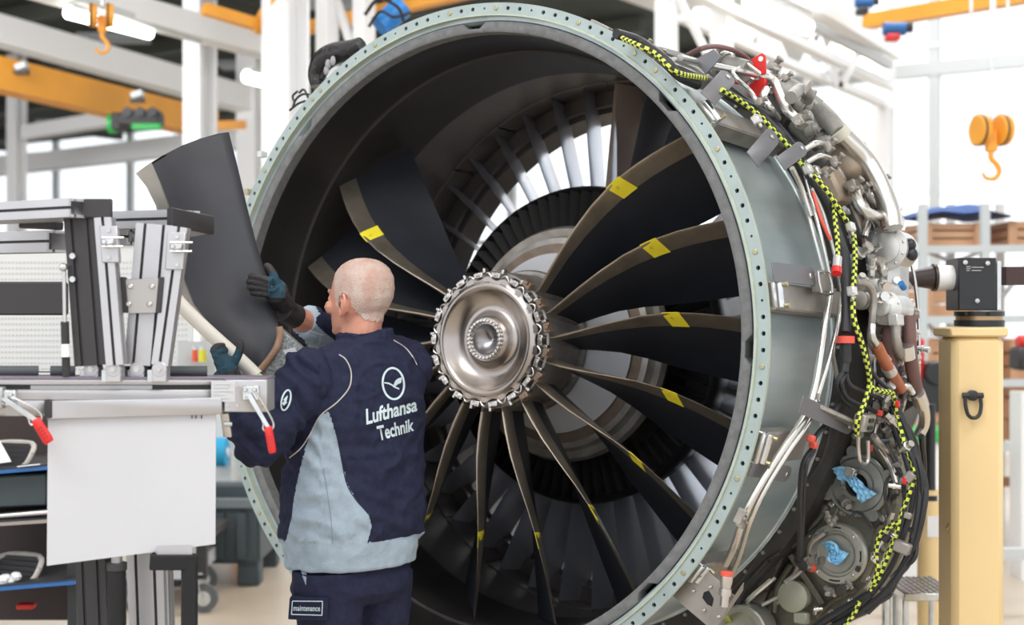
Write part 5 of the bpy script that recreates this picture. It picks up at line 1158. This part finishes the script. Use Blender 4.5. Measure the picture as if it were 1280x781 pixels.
# toggle clamps
def clamp(bx, by, e, hx, hy, hx2, hy2, w1, w2):
    c = ab(bx, by, -.02); o = B('toggle_clamp', MB().box(c, (.040, .02, .036)).disc(c+Vector((-.012, -.01, .008)), (0, -1, 0), [(0, .006), (.008, .006)], 8).disc(c+Vector((.010, -.01, .008)), (0, -1, 0), [(0, .006), (.008, .006)], 8).disc(c+Vector((-.008, -.01, -.012)), (0, -1, 0), [(0, .006), (.006, .005)], 8), ZINC, bevel=.002)
    h0, h1 = ab(hx, hy, -.05), ab(hx2, hy2, -.06); d = (h1-h0).normalized(); s_ = d.cross(Vector((0, 1, 0))).normalized()
    part('wire_bail', MB().tube([c+Vector((-.008, -.014, 0)), h0-s_*w1*1.1-d*.02, h0-s_*w1*1.25+d*.004, h0+d*.010, h0+s_*w1*1.25+d*.004, h0+s_*w1*1.1-d*.02, c+Vector((.012, -.014, .004))], .0024, 6), STEEL, o)
    part('lever', MB().prism([c+Vector((-.004, -.016, 0))+s_*.006, c+Vector((-.004, -.016, 0))-s_*.006, h0-s_*w1*.5, h0+s_*w1*.5], (0, -.004, 0)), ZINC, o)
    rows = []
    for q in range(9):
        t = q/8; ww = (w1+(w2-w1)*t)*(1 if t < .9 else .8); p = h0+(h1-h0)*t; th = .009*(1 if 0 < q < 8 else .6)
        rows.append([p+s_*ww*math.cos(a)+Vector((0, -1, 0))*th*math.sin(a) for a in [2*PI*j/12 for j in range(12)]])
    hnd = part('red_handle', MB().grid(rows, closed=True, caps=True), RED, o, label='red plastic handle')
    for q in range(3, 7):
        p = h0+(h1-h0)*q/8+Vector((0, -.0088, 0)); part('grip_ridge', MB().beam(p-s_*w1*.6, p+s_*w1*.6, .0025, .002, Vector((0, 1, 0))), mat('grip_dark_red', (.45, .02, .02), .5), hnd)
clamp(10, 497, 0, 44, 524, 62, 553, .012, .013)
clamp(314, 491, 0, 335, 533, 341, 566, .010, .010)
# speaker-like zinc ends at far left
B('side_bracket', MB().box(ab(-8, 497, -.015), (.05, .03, .05)), ALUD, bevel=.003)
B('rail_left_end', MB().prism([ab(-80, 500, .0), ab(56, 500, .0), ab(56, 518, .0), ab(-80, 518, .0)], (0, .08, 0)), ALU, bevel=.002)
B('under_bracket', MB().beam(ab(281, 516, .02), ab(285, 545, .04), .012, .02).cyl(ab(280, 530, .02), ab(290, 530, .02), .006, n=8), ZINC)
# ================================================================ BLADE HELD BY THE WORKER
hb = thing('fan_blade', 'loose dark fan blade held upright by the worker at left', 'fan blade', at(320, 465, 3.96))
rowsH = [((316, 469), (331, 459)), ((300, 455), (341, 446)), ((285, 440), (347, 430)), ((268, 424), (348, 415)), ((252, 408), (347, 398)), ((228, 380), (343, 378)), ((212, 342), (332, 342)), ((204, 300), (320, 303)), ((195, 257), (308, 255)), ((183, 233), (297, 208)), ((170, 217), (286, 165))]
def hpt(i, s, side):
    (x0, y0), (x1, y1) = rowsH[i]; k = i/(len(rowsH)-1)
    Y0 = 3.95-.07*k; Y1 = 4.02+.10*k; bul = (-9*4*s*(1-s)) if i == len(rowsH)-1 else 0
    p = at(x0+(x1-x0)*s, y0+(y1-y0)*s+bul*k, Y0+(Y1-Y0)*s+.035*math.sin(PI*s))
    return p+Vector((0, side*(.010-.006*k)*(math.sqrt(max(s, 0)*(1-s))*2+.12), 0))
def hmesh(s0, s1, off=0):
    m = MB(); rows = []; q = [0, .05, .15, .3, .5, .7, .88, 1]
    for i in range(len(rowsH)):
        e = s0+(s1(i)-s0); row = [hpt(i, e*a, -1)+Vector((0, -off, 0)) for a in q]+[hpt(i, e*a, 1)+Vector((0, off, 0)) for a in reversed(q)]
        rows.append(row)
    return m.grid(rows, closed=True, caps=True)
q_ = lambda i: 1
part('blade_body', hmesh(0, q_), mat('blade_grey', (.030, .032, .040), .42, 0, .15, 6, .03, 150), hb, smooth=70)
part('leading_edge', hmesh(0, lambda i: .10+.07*i/10, .0022), mat('held_titanium', (.42, .40, .38), .3, .85, .1, 12), hb, smooth=70)
part('edge_protector', MB().tube([at(x, y, 3.905) for x, y in ((206, 352), (222, 376), (245, 400), (272, 425), (300, 450), (321, 470))], .0195, 14), mat('foam_white', (.70, .67, .60), .6), hb, label='white foam edge protector')
part('protector_tip', MB().cyl(at(319, 468, 3.90), at(325, 473, 3.90), .012, n=12), mat('tip_lime', (.55, .65, .25), .5), hb)
# root platform: brown fillet, speckled wedge, brown lower edge, label
part('root_fillet', MB().tube([at(x, y, 3.985) for x, y in ((349, 408), (350, 420), (345, 436), (334, 452), (322, 466))], .010, 10), mat('fillet_brown', (.33, .20, .13), .5, 0, .2, 30), hb)
part('root_wedge', MB().prism([at(x, y, 3.99) for x, y in ((350, 410), (392, 447), (336, 472), (322, 466), (343, 440))], (0, .05, 0)), mat('speckled_root', (.10, .115, .12), .5, .3, 0, 130, .3, 150, col2=(.36, .38, .38)), hb, bevel=.002)
part('root_edge', MB().beam(at(331, 479, 3.995), at(394, 450, 4.0), .045, .020), mat('edge_brown', (.34, .20, .11), .5, 0, .2, 20), hb, bevel=.003)
part('root_label', MB().prism([at(x, y, 3.986) for x, y in ((354, 438), (368, 434), (375, 445), (360, 450))], (0, .002, 0)), mat('label_grey', (.50, .52, .54), .5), hb)
part('root_base', MB().prism([at(x, y, 4.0) for x, y in ((334, 480), (398, 450), (410, 470), (350, 520))], (0, .06, 0)), DARKPL, hb, bevel=.003)
# ================================================================ WORKER
NAVY = mat('cloth_navy', (.018, .021, .048), .8, 0, .15, 60, .25, 260, spec=.2)
LIGHT = mat('cloth_light', (.33, .41, .48), .8, 0, .08, 40, .25, 260, spec=.2)
SKIN = mat('skin', (.60, .28, .20), .5, 0, .10, 25, .1, 120)
GLB = mat('glove_teal', (.012, .055, .085), .75, 0, .2, 60, .4, 300)
GLD = mat('glove_dark', (.022, .020, .022), .6, 0, .2, 60, .3, 300)
PIPING = mat('piping', (.50, .47, .44), .6)
REFL = mat('print_light', (.55, .66, .70), .6)
Fw = Vector((-.66, .75, 0)).normalized(); Lf = Vector((-Fw.y, Fw.x, 0)); UP = Vector((0, 0, 1))
def proj(v): return (640+FPX*v.x/v.y, 390.5-FPX*(v.z-CAMZ)/v.y)
def sect(c, a, b, n=28, ex=2.3, l=None, f=None, tilt=0):
    l = l or Lf; f = f or Fw; out = []
    for i in range(n):
        t = 2*PI*i/n; ct, st = math.cos(t), math.sin(t)
        out.append(c+l*a*math.copysign(abs(ct)**(2/ex), ct)+f*b*math.copysign(abs(st)**(2/ex), st)+UP*tilt*st)
    return out
def remeshed(m, voxel, smooth_it=6):
    me = m.mesh('tmp', [SKIN]); o = bpy.data.objects.new('tmp', me); COL.objects.link(o)
    r = o.modifiers.new('r', 'REMESH'); r.mode = 'VOXEL'; r.voxel_size = voxel
    s_ = o.modifiers.new('s', 'SMOOTH'); s_.factor = .5; s_.iterations = smooth_it
    dg = bpy.context.evaluated_depsgraph_get(); out = bpy.data.meshes.new_from_object(o.evaluated_get(dg))
    bpy.data.objects.remove(o); return out
def finish(me, name, mats, parent, assign=None, disp=None):
    me.name = name; me.materials.clear()
    for q in mats: me.materials.append(q)
    if disp:
        ns = [v.normal.copy() for v in me.vertices]
        for v, n in zip(me.vertices, ns): v.co += n*disp(v.co)
    if assign:
        for p in me.polygons: p.material_index = assign(p.center, p.normal)
    me.polygons.foreach_set('use_smooth', [True]*len(me.polygons))
    bv = BVHTree.FromPolygons([v.co.copy() for v in me.vertices], [tuple(p.vertices) for p in me.polygons])
    me.transform(W[parent].inverted() if parent else Matrix()); me.update()
    return me, bv
def inpoly(x, y, P):
    c = False; j = len(P)-1
    for i in range(len(P)):
        if (P[i][1] > y) != (P[j][1] > y) and x < (P[j][0]-P[i][0])*(y-P[i][1])/(P[j][1]-P[i][1])+P[i][0]: c = not c
        j = i
    return c
PC = at(440, 700, 4.02); PT = Matrix.Translation((PC.x, PC.y, 0))

# ---- body: head, neck, trunk, arms, hands, legs in one skin
HC = at(449.5, 373, 4.03); hf = Vector((-.82, .57, 0)).normalized(); hl = Vector((-hf.y, hf.x, 0)); tiltM = Matrix.Rotation(rad(5), 3, -hl)
hf2 = tiltM @ hf; hu = tiltM @ UP
def hd(f, l, z): return HC+hf2*f+hl*l+hu*z
m = MB()
rows = []
for z, fc, a, b in ((.1135, -.016, .010, .009), (.111, -.015, .030, .026), (.104, -.014, .050, .043), (.090, -.012, .071, .059), (.068, -.010, .087, .071), (.040, -.007, .0945, .0765), (.010, -.004, .095, .077), (-.015, .001, .089, .074), (-.038, .009, .079, .070), (-.060, .018, .068, .062), (-.082, .025, .058, .054), (-.100, .036, .043, .042), (-.112, .044, .027, .028), (-.117, .047, .010, .012)):
    rows.append([hd(fc+a*math.cos(t), b*math.sin(t)*(1-.10*math.cos(t)), z) for t in [2*PI*i/32 for i in range(32)]])
m.grid(rows, closed=True, caps=True)
m.tube([hd(.082, 0, .012), hd(.090, 0, .0), hd(.097, 0, -.014), hd(.102, 0, -.027), hd(.099, 0, -.034), hd(.086, 0, -.040)], lambda q: .0075+.001*q, 10)
for s in (-1, 1):
    m.ball(hd(.089, s*.008, -.036), .0065, n=8); m.ball(hd(.080, s*.026, .010), (.012, .020, .009), n=8); m.ball(hd(.064, s*.044, -.030), .022, n=8)
    m.ball(hd(.078, s*.030, -.008), .012, n=8)
    e = hd(-.006, s*.078, -.022); m.tube([e+hu*.028+hl*s*.004, e+hu*.033-hf2*.014+hl*s*.012, e+hu*.010-hf2*.023+hl*s*.017, e-hu*.018-hf2*.012+hl*s*.011, e-hu*.030+hf2*.002], .0052, 8)
    m.tube([e+hu*.028+hl*s*.004, e+hu*.014+hf2*.006+hl*s*.002, e-hu*.008+hf2*.009, e-hu*.028+hf2*.002], .0045, 8); m.ball(e-hf2*.008+hl*s*.001, (.011, .012, .022), n=8)
m.ball(hd(.088, 0, -.064), (.012, .012, .006), n=8); m.ball(hd(.086, 0, -.074), (.011, .011, .006), n=8); m.ball(hd(.078, 0, -.098), (.016, .016, .014), n=8)
neckB = at(457, 432, 4.04)
m.tube([hd(-.022, 0, -.01), hd(-.016, 0, -.06), hd(-.014, 0, -.11), neckB+UP*.02, neckB-UP*.06], .057, 18)
m.tube([hd(.0, 0, -.05), hd(.0, 0, -.09), neckB+hf*.02], .050, 16)
# trunk inside the jacket
chestC = at(447, 500, 4.02)
m.grid([sect(at(x, y, 4.02), a, b) for x, y, a, b in ((440, 735, .11, .08), (440, 715, .12, .08), (440, 650, .15, .10), (443, 560, .16, .10), (447, 490, .165, .10), (450, 450, .14, .08), (456, 432, .07, .06))], closed=True, caps=True)
SL, EL, WL_ = at(384, 474, 3.885), at(324, 548, 3.80), at(291, 482, 3.86)
SR, ER, WR = at(508, 458, 4.14), at(436, 432, 4.33), at(366, 394, 4.11)
m.tube([SL, (SL+EL)/2, EL], lambda q: .050-.010*q, 12); m.tube([EL, (EL+WL_)/2, WL_], lambda q: .042-.014*q, 12)
m.tube([SR, (SR+ER)/2, ER], lambda q: .050-.010*q, 12); m.tube([ER, (ER+WR)/2, WR, WR+(WR-ER).normalized()*.04], lambda q: .042-.013*q, 12)
def finger(m, base, dirs, r0=.0095, r1=.0075):
    P = [base]; 
    for d, l in dirs: P.append(P[-1]+Vector(d).normalized()*l)
    m.tube(P, lambda q: r0+(r1-r0)*q, 9, 3); m.ball(P[-1], r1, n=8)
# right hand: palm on the blade's edge, fingers spread over its face
def right_hand(m, g):
    pc = at(346, 368, 4.03)
    m.tube([WR, at(356, 382, 4.07), pc, at(337, 357, 4.0)], lambda q: (.029+.006*math.sin(q*PI))*g, 12, flat=.75)
    m.ball(at(345, 364, 4.01), (.036*g, .020*g, .036*g), n=12)
    for k in range(4):
        b = at(339-k*.5, 352+k*5.2, 3.985+.004*k); s = (.95, 1, .95, .78)[k]
        finger(m, b, (((-1, -.08, .42-.10*k), .028*s), ((-1, .12, .22-.06*k), .022*s), ((-.85, .4, .02), .016*s)), .0115*g, .0092*g)
    finger(m, at(346, 354, 4.0), (((-.35, -.15, 1), .024), ((-.55, .05, .9), .024), ((-.7, .3, .5), .010)), .0125*g, .0105*g)
# left hand: fist round the white edge protector, thumb up
def left_hand(m, g):
    m.tube([WL_, at(288, 470, 3.86), at(284, 458, 3.86)], lambda q: (.029+.005*q)*g, 12, flat=.8)
    m.ball(at(283, 456, 3.865), (.032*g, .024*g, .028*g), n=12)
    for k in range(4):
        x, y = ((272, 443), (275, 450), (277, 458), (281, 466))[k]; b = at(x, y, 3.86); s = (.9, 1, .95, .8)[k]
        finger(m, b, (((-.35, -.25, .35), .018*s), ((.35, .5, .5), .020*s), ((.8, .8, .1), .020*s)), .0112*g, .009*g)
    finger(m, at(291, 455, 3.86), (((.55, -.15, .9), .026), ((.35, -.1, 1), .024), ((-.05, -.0, 1), .014)), .0135*g, .0105*g)
right_hand(m, .52); left_hand(m, .60)
# legs and feet
HL_, HR_ = at(411, 725, 3.945), at(473, 722, 4.09)
KL, KR = Vector((HL_.x+.01, HL_.y+.02, .48)), Vector((HR_.x-.01, HR_.y+.03, .48)); AL, AR = Vector((HL_.x+.0, HL_.y+.0, .09)), Vector((HR_.x+.0, HR_.y+.02, .09))
for H_, K_, A_ in ((HL_, KL, AL), (HR_, KR, AR)):
    m.tube([H_-UP*.03, H_-UP*.1, (H_+K_)/2, K_+UP*.04], lambda q: .072-.018*q, 14); m.tube([K_+UP*.06, K_-UP*.1, A_+UP*.05, A_-UP*.03], lambda q: .056-.022*q, 12)
    m.tube([A_-UP*.045-Fw*.03, A_-UP*.05+Fw*.05, A_-UP*.06+Fw*.15], lambda q: .032-.008*q, 10)
me, bvS = finish(remeshed(m, .0035, 4), 'person', [SKIN], None)
me.transform(PT.inverted())
person = link('person', me, None, PT); tag(person, 'worker seen from behind in navy and light grey work jacket, holding the loose fan blade', 'person')
for s in (-1, 1): part('eye', MB().ball(hd(.0805, s*.030, -.008), .0088, n=12), mat('eye_white', (.55, .5, .47), .3), person)
for s in (-1, 1): part('eyebrow', MB().tube([hd(.092, s*.016, .013), hd(.089, s*.030, .017), hd(.078, s*.044, .013)], .0035, 6), mat('brow_hair', (.42, .30, .20), .8), person)
for s in (-1, 1): part('ear_hollow_shade', MB().ball(hd(-.004, s*.0835, -.016), (.006, .003, .009), n=10), mat('ear_shadow', (.22, .06, .04), .7), person)  # dark ball paints the shade inside the ear
# ---- hair: cropped shell over the skull
hb_ = MB(); vmap = {}; verts = [PT @ v.co for v in me.vertices]
def hair_in(c, n):
    q = c-HC; f, l, z = q.dot(hf2), q.dot(hl), q.dot(hu)
    if z > .125 or abs(l) > .09 or z < -.09: return False
    if abs(l) > .066 and -.055 < z < .006 and -.032 < f < .010: return False      # ears stay clear
    edge = noise.noise(c*70)*.007
    T = ((-.2, -.060), (-.058, -.058), (-.036, -.022), (-.026, .008), (.006, .008), (.011, -.026), (.021, -.024), (.032, .016), (.046, .042), (.070, .062), (.092, .072), (.2, .08))
    return z+edge > interp(T, f)
sel = [p for p in me.polygons if hair_in(PT @ p.center, p.normal)]
m = MB(); nv = {}
for p in sel:
    for i in p.vertices:
        if i not in nv:
            nv[i] = len(m.v); c = verts[i]; n = me.vertices[i].normal; m.v.append(c+n*(.0020+.0012*noise.noise(c*170)))
    m.f.append(tuple(nv[i] for i in p.vertices)); m.m.append(0)
hm = mat('hair_cropped', (.52, .32, .26), .7, 0, 0, 30, .6, 380, (1, 1, .5), col2=(.60, .49, .43))
part('hair', m, hm, person, label='very short greying fair hair', smooth=80, fix=False)
# ---- trousers
m = MB()
m.grid([sect(at(x, y, 4.02), a, b, tilt=0) for x, y, a, b in ((440, 672, .145, .10), (440, 698, .158, .112), (440, 716, .176, .128), (440, 734, .180, .130), (440, 748, .150, .10))], closed=True, caps=True)
for H_, K_, A_ in ((HL_, KL, AL), (HR_, KR, AR)):
    m.tube([H_+UP*.03, H_-UP*.06, (H_+K_)/2, K_, (K_+A_)/2, A_+UP*.0], lambda q: .104-.030*min(1, q*1.5), 18)
def dT(v): return .005*noise.noise(Vector((v.x*9, v.y*9, v.z*22)))+.003*noise.noise(v*40)
me, bvT = finish(remeshed(m, .008, 5), 'trousers', [NAVY], person, disp=dT); link('trousers', me, person)
for A_ in (AL, AR):
    m = MB(); rows = []
    for f, hw, h in ((-.075, .02, .05), (-.06, .038, .075), (0, .042, .11), (.06, .046, .08), (.13, .046, .055), (.17, .030, .04), (.185, .012, .02)): rows.append([A_*1-UP*A_.z+Fw*f+Lf*hw*math.cos(t)+UP*(h/2+h/2*math.sin(t)*(1 if math.sin(t) > 0 else 1)) for t in [2*PI*i/14 for i in range(14)]])
    m.grid(rows, closed=True, caps=True); part('shoe', m, DARKPL, person)
# ---- jacket
m = MB()
prof = [(439, 703, .190, .140), (439, 690, .193, .143), (440, 676, .200, .147), (441, 655, .212, .153), (442, 620, .211, .150), (444, 580, .208, .142), (446, 540, .207, .136), (448, 500, .208, .130), (449, 470, .200, .118), (451, 450, .178, .104), (455, 436, .130, .086), (460, 425, .088, .076)]
m.grid([sect(at(x, y, 4.02), a, b, 32, 2.4) for x, y, a, b in prof], closed=True, caps=True)
m.ball(SL+UP*.005, (.078, .078, .075), n=16); m.ball(SR+UP*.005, (.078, .078, .075), n=16)
m.tube([SL+(SL-EL)*.1, (SL*.6+EL*.4), EL*.8+SL*.2, EL], lambda q: .080-.006*q, 18); m.ball(EL, .074, n=14)
m.tube([EL, (EL*.5+WL_*.5), WL_*.95+EL*.05], lambda q: .073-.026*q, 16)
m.tube([SR+(SR-ER)*.1, (SR+ER)/2, ER], lambda q: .078-.012*q, 18); m.ball(ER, .066, n=14)
CR = WR*.80+ER*.20
m.tube([ER, (ER*.5+WR*.5), CR], lambda q: .065-.022*q, 16)
# stand collar
m.tube([at(458, 432, 4.03), at(456, 414, 4.03)], .082, 22)
def dJ(v):
    x, y = proj(v); k = 0
    fold = .012*noise.noise(Vector((v.x*9+v.z*7, v.y*9, v.z*15)))+.005*noise.noise(Vector((v.x*24+v.z*12, v.y*24, v.z*36)))
    rg = .5-abs(noise.noise(Vector((v.x*6+v.z*6, v.y*6, v.z*8-v.x*5)))); fold += .022*max(0, rg-.30)
    rg = .5-abs(noise.noise(Vector((v.x*11-v.z*7+9, v.y*11, v.z*12)))); fold += .014*max(0, rg-.32)
    if y > 600: fold += .007*math.sin(v.z*75+v.x*30+8*noise.noise(v*7))*min(1, (y-600)/50)*(.4+.6*max(0, noise.noise(v*9+Vector((3, 1, 2)))))
    if x < 400: fold += .0065*math.sin((v.x*.7+v.z)*85+6*noise.noise(v*9))*.7
    if y > 677: fold *= .4
    return fold
sidepanel = [(399, 521), (411, 514), (421, 545), (428, 580), (434, 606), (446, 626), (461, 643), (465, 658), (460, 676), (462, 720), (340, 720), (340, 690), (357, 678), (364, 650), (367, 625), (372, 600), (380, 566), (388, 540)]
def hemline(x): return 681 if x < 420 else 681-(x-420)*.075-(max(0, x-470)**2)*.006
def aJ(c, n):
    x, y = proj(c)
    if (c-CR).length < .042+.0 : return 1
    dz = c.z
    q = (c-at(440, 690, 4.02)); 
    if dz < .9735 and y > 640: return 1
    if n.dot(Vector((0, -1, 0))) > -.15:
        if inpoly(x, y, sidepanel) and c.y < 4.1: return 1
        if inpoly(x, y, [(360, 370), (392, 378), (400, 392), (390, 400), (404, 414), (425, 430), (432, 470), (400, 455), (380, 425), (366, 410)]) and c.y > 4.02: return 1
    elif dz < 1.25 and q.dot(Lf) > .12: return 1
    return 0
me, bvJ = finish(remeshed(m, .0048, 5), 'jacket', [NAVY, LIGHT], person, assign=aJ, disp=dJ); jacket = link('jacket', me, person)
me.validate()
CAMP = Vector((0, 0, CAMZ))
def onto(x, y, bv=None, off=.0018):
    d = (at(x, y, 1)-CAMP).normalized(); h = (bv or bvJ).ray_cast(CAMP, d)
    return (h[0]-d*off) if h[0] else None
def decal(name, loops, parent, mt, bv=None, off=.0022, label=None):
    """thin printed shape: quads/polys given as survey points, laid on the cloth"""
    m = MB()
    for P in loops:
        Q = [onto(x, y, bv, off) for x, y in P]
        if any(q is None for q in Q): continue
        m.add(Q, [tuple(range(len(Q)))])
    return part(name, m, mt, parent, smooth=0, label=label)
def seam(pts, r, mt, name='piping'):
    P = [Vector((x, y, 0)) for x, y in pts]; Q = [onto(p.x, p.y, None, .001) for p in spline(P, 6)]; run = []
    Q = [q for q in Q if q]
    m = MB().tube(Q, r, 6, raw=True); return part(name, m, mt, jacket)
seam([(424, 443), (432, 449), (438, 461), (439, 474), (435, 487), (421, 503), (400, 520), (388, 542), (376, 560), (362, 572)], .0019, PIPING)
seam([(492, 425), (506, 434), (516, 446), (521, 456)], .0019, PIPING)
seam([(379, 409), (392, 416), (405, 419)], .0016, PIPING)
seam([(399, 521), (411, 514), (421, 545), (428, 580), (434, 606), (446, 626), (461, 643), (465, 658), (461, 675)], .0012, NAVY, 'seam')
seam([(378, 470), (371, 482), (368, 500), (378, 520), (392, 533)], .0012, NAVY, 'seam')
seam([(404, 585), (410, 620), (414, 650), (416, 680)], .0010, mat('seam_grey', (.22, .28, .34), .8), 'seam')
# collar edge
# printed words, laid on the back
def words(txt, bl, tl, br, tr_, parent, mt, bv=None, bold=.012):
    me = textmesh('printed_words', txt, 1, 0, bold)
    b = bmesh.new(); b.from_mesh(me); bmesh.ops.triangulate(b, faces=b.faces)
    for _ in range(1): bmesh.ops.subdivide_edges(b, edges=[e for e in b.edges if e.calc_length() > .22], cuts=1)
    xs = [v.co.x for v in b.verts]; x0, x1 = min(xs), max(xs); cap = .70
    for v in b.verts:
        u, w_ = (v.co.x-x0)/(x1-x0), v.co.y/cap
        bx, by = bl[0]+(br[0]-bl[0])*u, bl[1]+(br[1]-bl[1])*u; tx, ty = tl[0]+(tr_[0]-tl[0])*u, tl[1]+(tr_[1]-tl[1])*u
        p = onto(bx+(tx-bx)*w_, by+(ty-by)*w_, bv, .003)
        v.co = p if p else Vector((0, 0, 0))
    b.to_mesh(me); b.free(); me.transform(W[parent].inverted()); me.materials.clear(); me.materials.append(mt)
    return link('printed_words', me, parent)
words('Lufthansa', (458, 530), (457.3, 511.5), (521.5, 513), (521.5, 496.5), jacket, REFL, bold=.028)
words('Technik', (474, 550.5), (470.5, 533), (517.5, 537.5), (517, 523), jacket, REFL, bold=.028)
def ring(cx, cy, rx, ry, w, rot=0, n=40):
    out = []
    for i in range(n):
        q = []
        for t, k in ((i, 1), (i+1, 1), (i+1, 0), (i, 0)):
            a = 2*PI*t/n; X, Y = (rx-w*(1-k))*math.cos(a), (ry-w*(1-k))*math.sin(a); c_, s_ = math.cos(rot), math.sin(rot); q.append((cx+X*c_-Y*s_, cy+X*s_+Y*c_))
        out.append(q)
    return out
decal('logo_ring', ring(491.7, 479.3, 14.6, 20.8, 2.6, -.10), jacket, REFL)
bird = [[(262, 243), (300, 247), (300, 262), (262, 254)], [(300, 247), (338, 268), (345, 284), (300, 262)], [(338, 268), (350, 236), (372, 262), (345, 284)], [(350, 236), (374, 214), (392, 235), (372, 262)], [(374, 214), (405, 205), (403, 232), (392, 235)], [(392, 235), (403, 232), (400, 250), (372, 262)], [(345, 278), (384, 292), (386, 306), (345, 290)], [(330, 272), (345, 278), (345, 290), (330, 280)]]
decal('logo_bird', [[(440+x/6.51, 440+y/6.51) for x, y in P] for P in bird], jacket, REFL)
decal('sleeve_badge', ring(357.5, 500, 6.4, 14, 2.2, .25)+[[(354, 500), (357, 496), (360, 494), (358, 502)], [(352, 504), (357, 500), (359, 503), (355, 507)]], jacket, REFL)
# ---- trouser details
decal('grey_gusset', [[(374, 706), (384, 706), (383, 722), (382.5, 732), (378, 720)]], [c for c in person.children if c.name.startswith('trousers')][0], LIGHT, bvT)
tro = [c for c in person.children if c.name.startswith('trousers')][0]
_c = onto(388, 760, bvT, .006); YF = _c.y if _c else 3.85
Q = [at(362, 747, YF-.004), at(410, 747, YF-.018), at(409, 776, YF-.018), at(360, 774, YF-.004)]
if all(Q):
    fl_ = part('pocket_flap', MB().prism(Q, (0, .055, 0)), NAVY, tro, bevel=.001)
    cxy = [(366, 751), (403.5, 751), (403.5, 768), (366, 768)]; y_ = min(q.y for q in Q)-.0
    def fp(x, y, o):
        u, v = (x-362)/48, (y-747)/28; return (Q[0]*(1-u)+Q[1]*u)*(1-v)+(Q[3]*(1-u)+Q[2]*u)*v+Vector((0, -o, 0))
    part('patch', MB().prism([fp(x, y, .002) for x, y in cxy], (0, .001, 0)), GLD, fl_) if False else None
    m = MB()
    for a, b_ in zip(cxy, cxy[1:]+cxy[:1]): m.beam(fp(*a, .003), fp(*b_, .003), .002, .0034, Vector((0, 1, 0)))
    part('patch_border', m, REFL, tro, smooth=0)
    me = textmesh('printed_words', 'maintenance', 1, 0, .01); xs = [v.co.x for v in me.vertices]; x0, x1 = min(xs), max(xs)
    for v in me.vertices: u, w_ = (v.co.x-x0)/(x1-x0), v.co.y/.7; v.co = fp(368+33*u, 763-7.0*w_, .0042)
    me.transform(W[tro].inverted()); me.materials.append(REFL); link('printed_words', me, tro)
# ---- gloves
for nm, fn, wr, el, lab, ctr in (('glove', right_hand, WR, ER, 'teal and black glove on the blade edge', at(344, 362, 4.0)), ('glove', left_hand, WL_, EL, 'teal and black glove round the foam protector', at(283, 455, 3.86))):
    m = MB(); fn(m, 1.0); d = (el-wr).normalized()
    m.tube([wr-d*.05, wr-d*.02, wr+d*.016], lambda q: .0365-.002*math.sin(q*PI), 16)
    c0_ = ctr
    def aG(c, n, r=(wr is WR)):
        x, y = proj(c)
        if (c-wr).length < .050: return 1
        if r: return 0 if (335 < x < 356 and 340 < y < 372) else 1
        return 0 if (y < 468 and x < 301 and y > 436) else 1
    me, bv = finish(remeshed(m, .0026, 3), nm, [GLB, GLD], person, assign=aG, disp=lambda v: .0008*noise.noise(v*160)); o = link(nm, me, person); o['label'] = lab
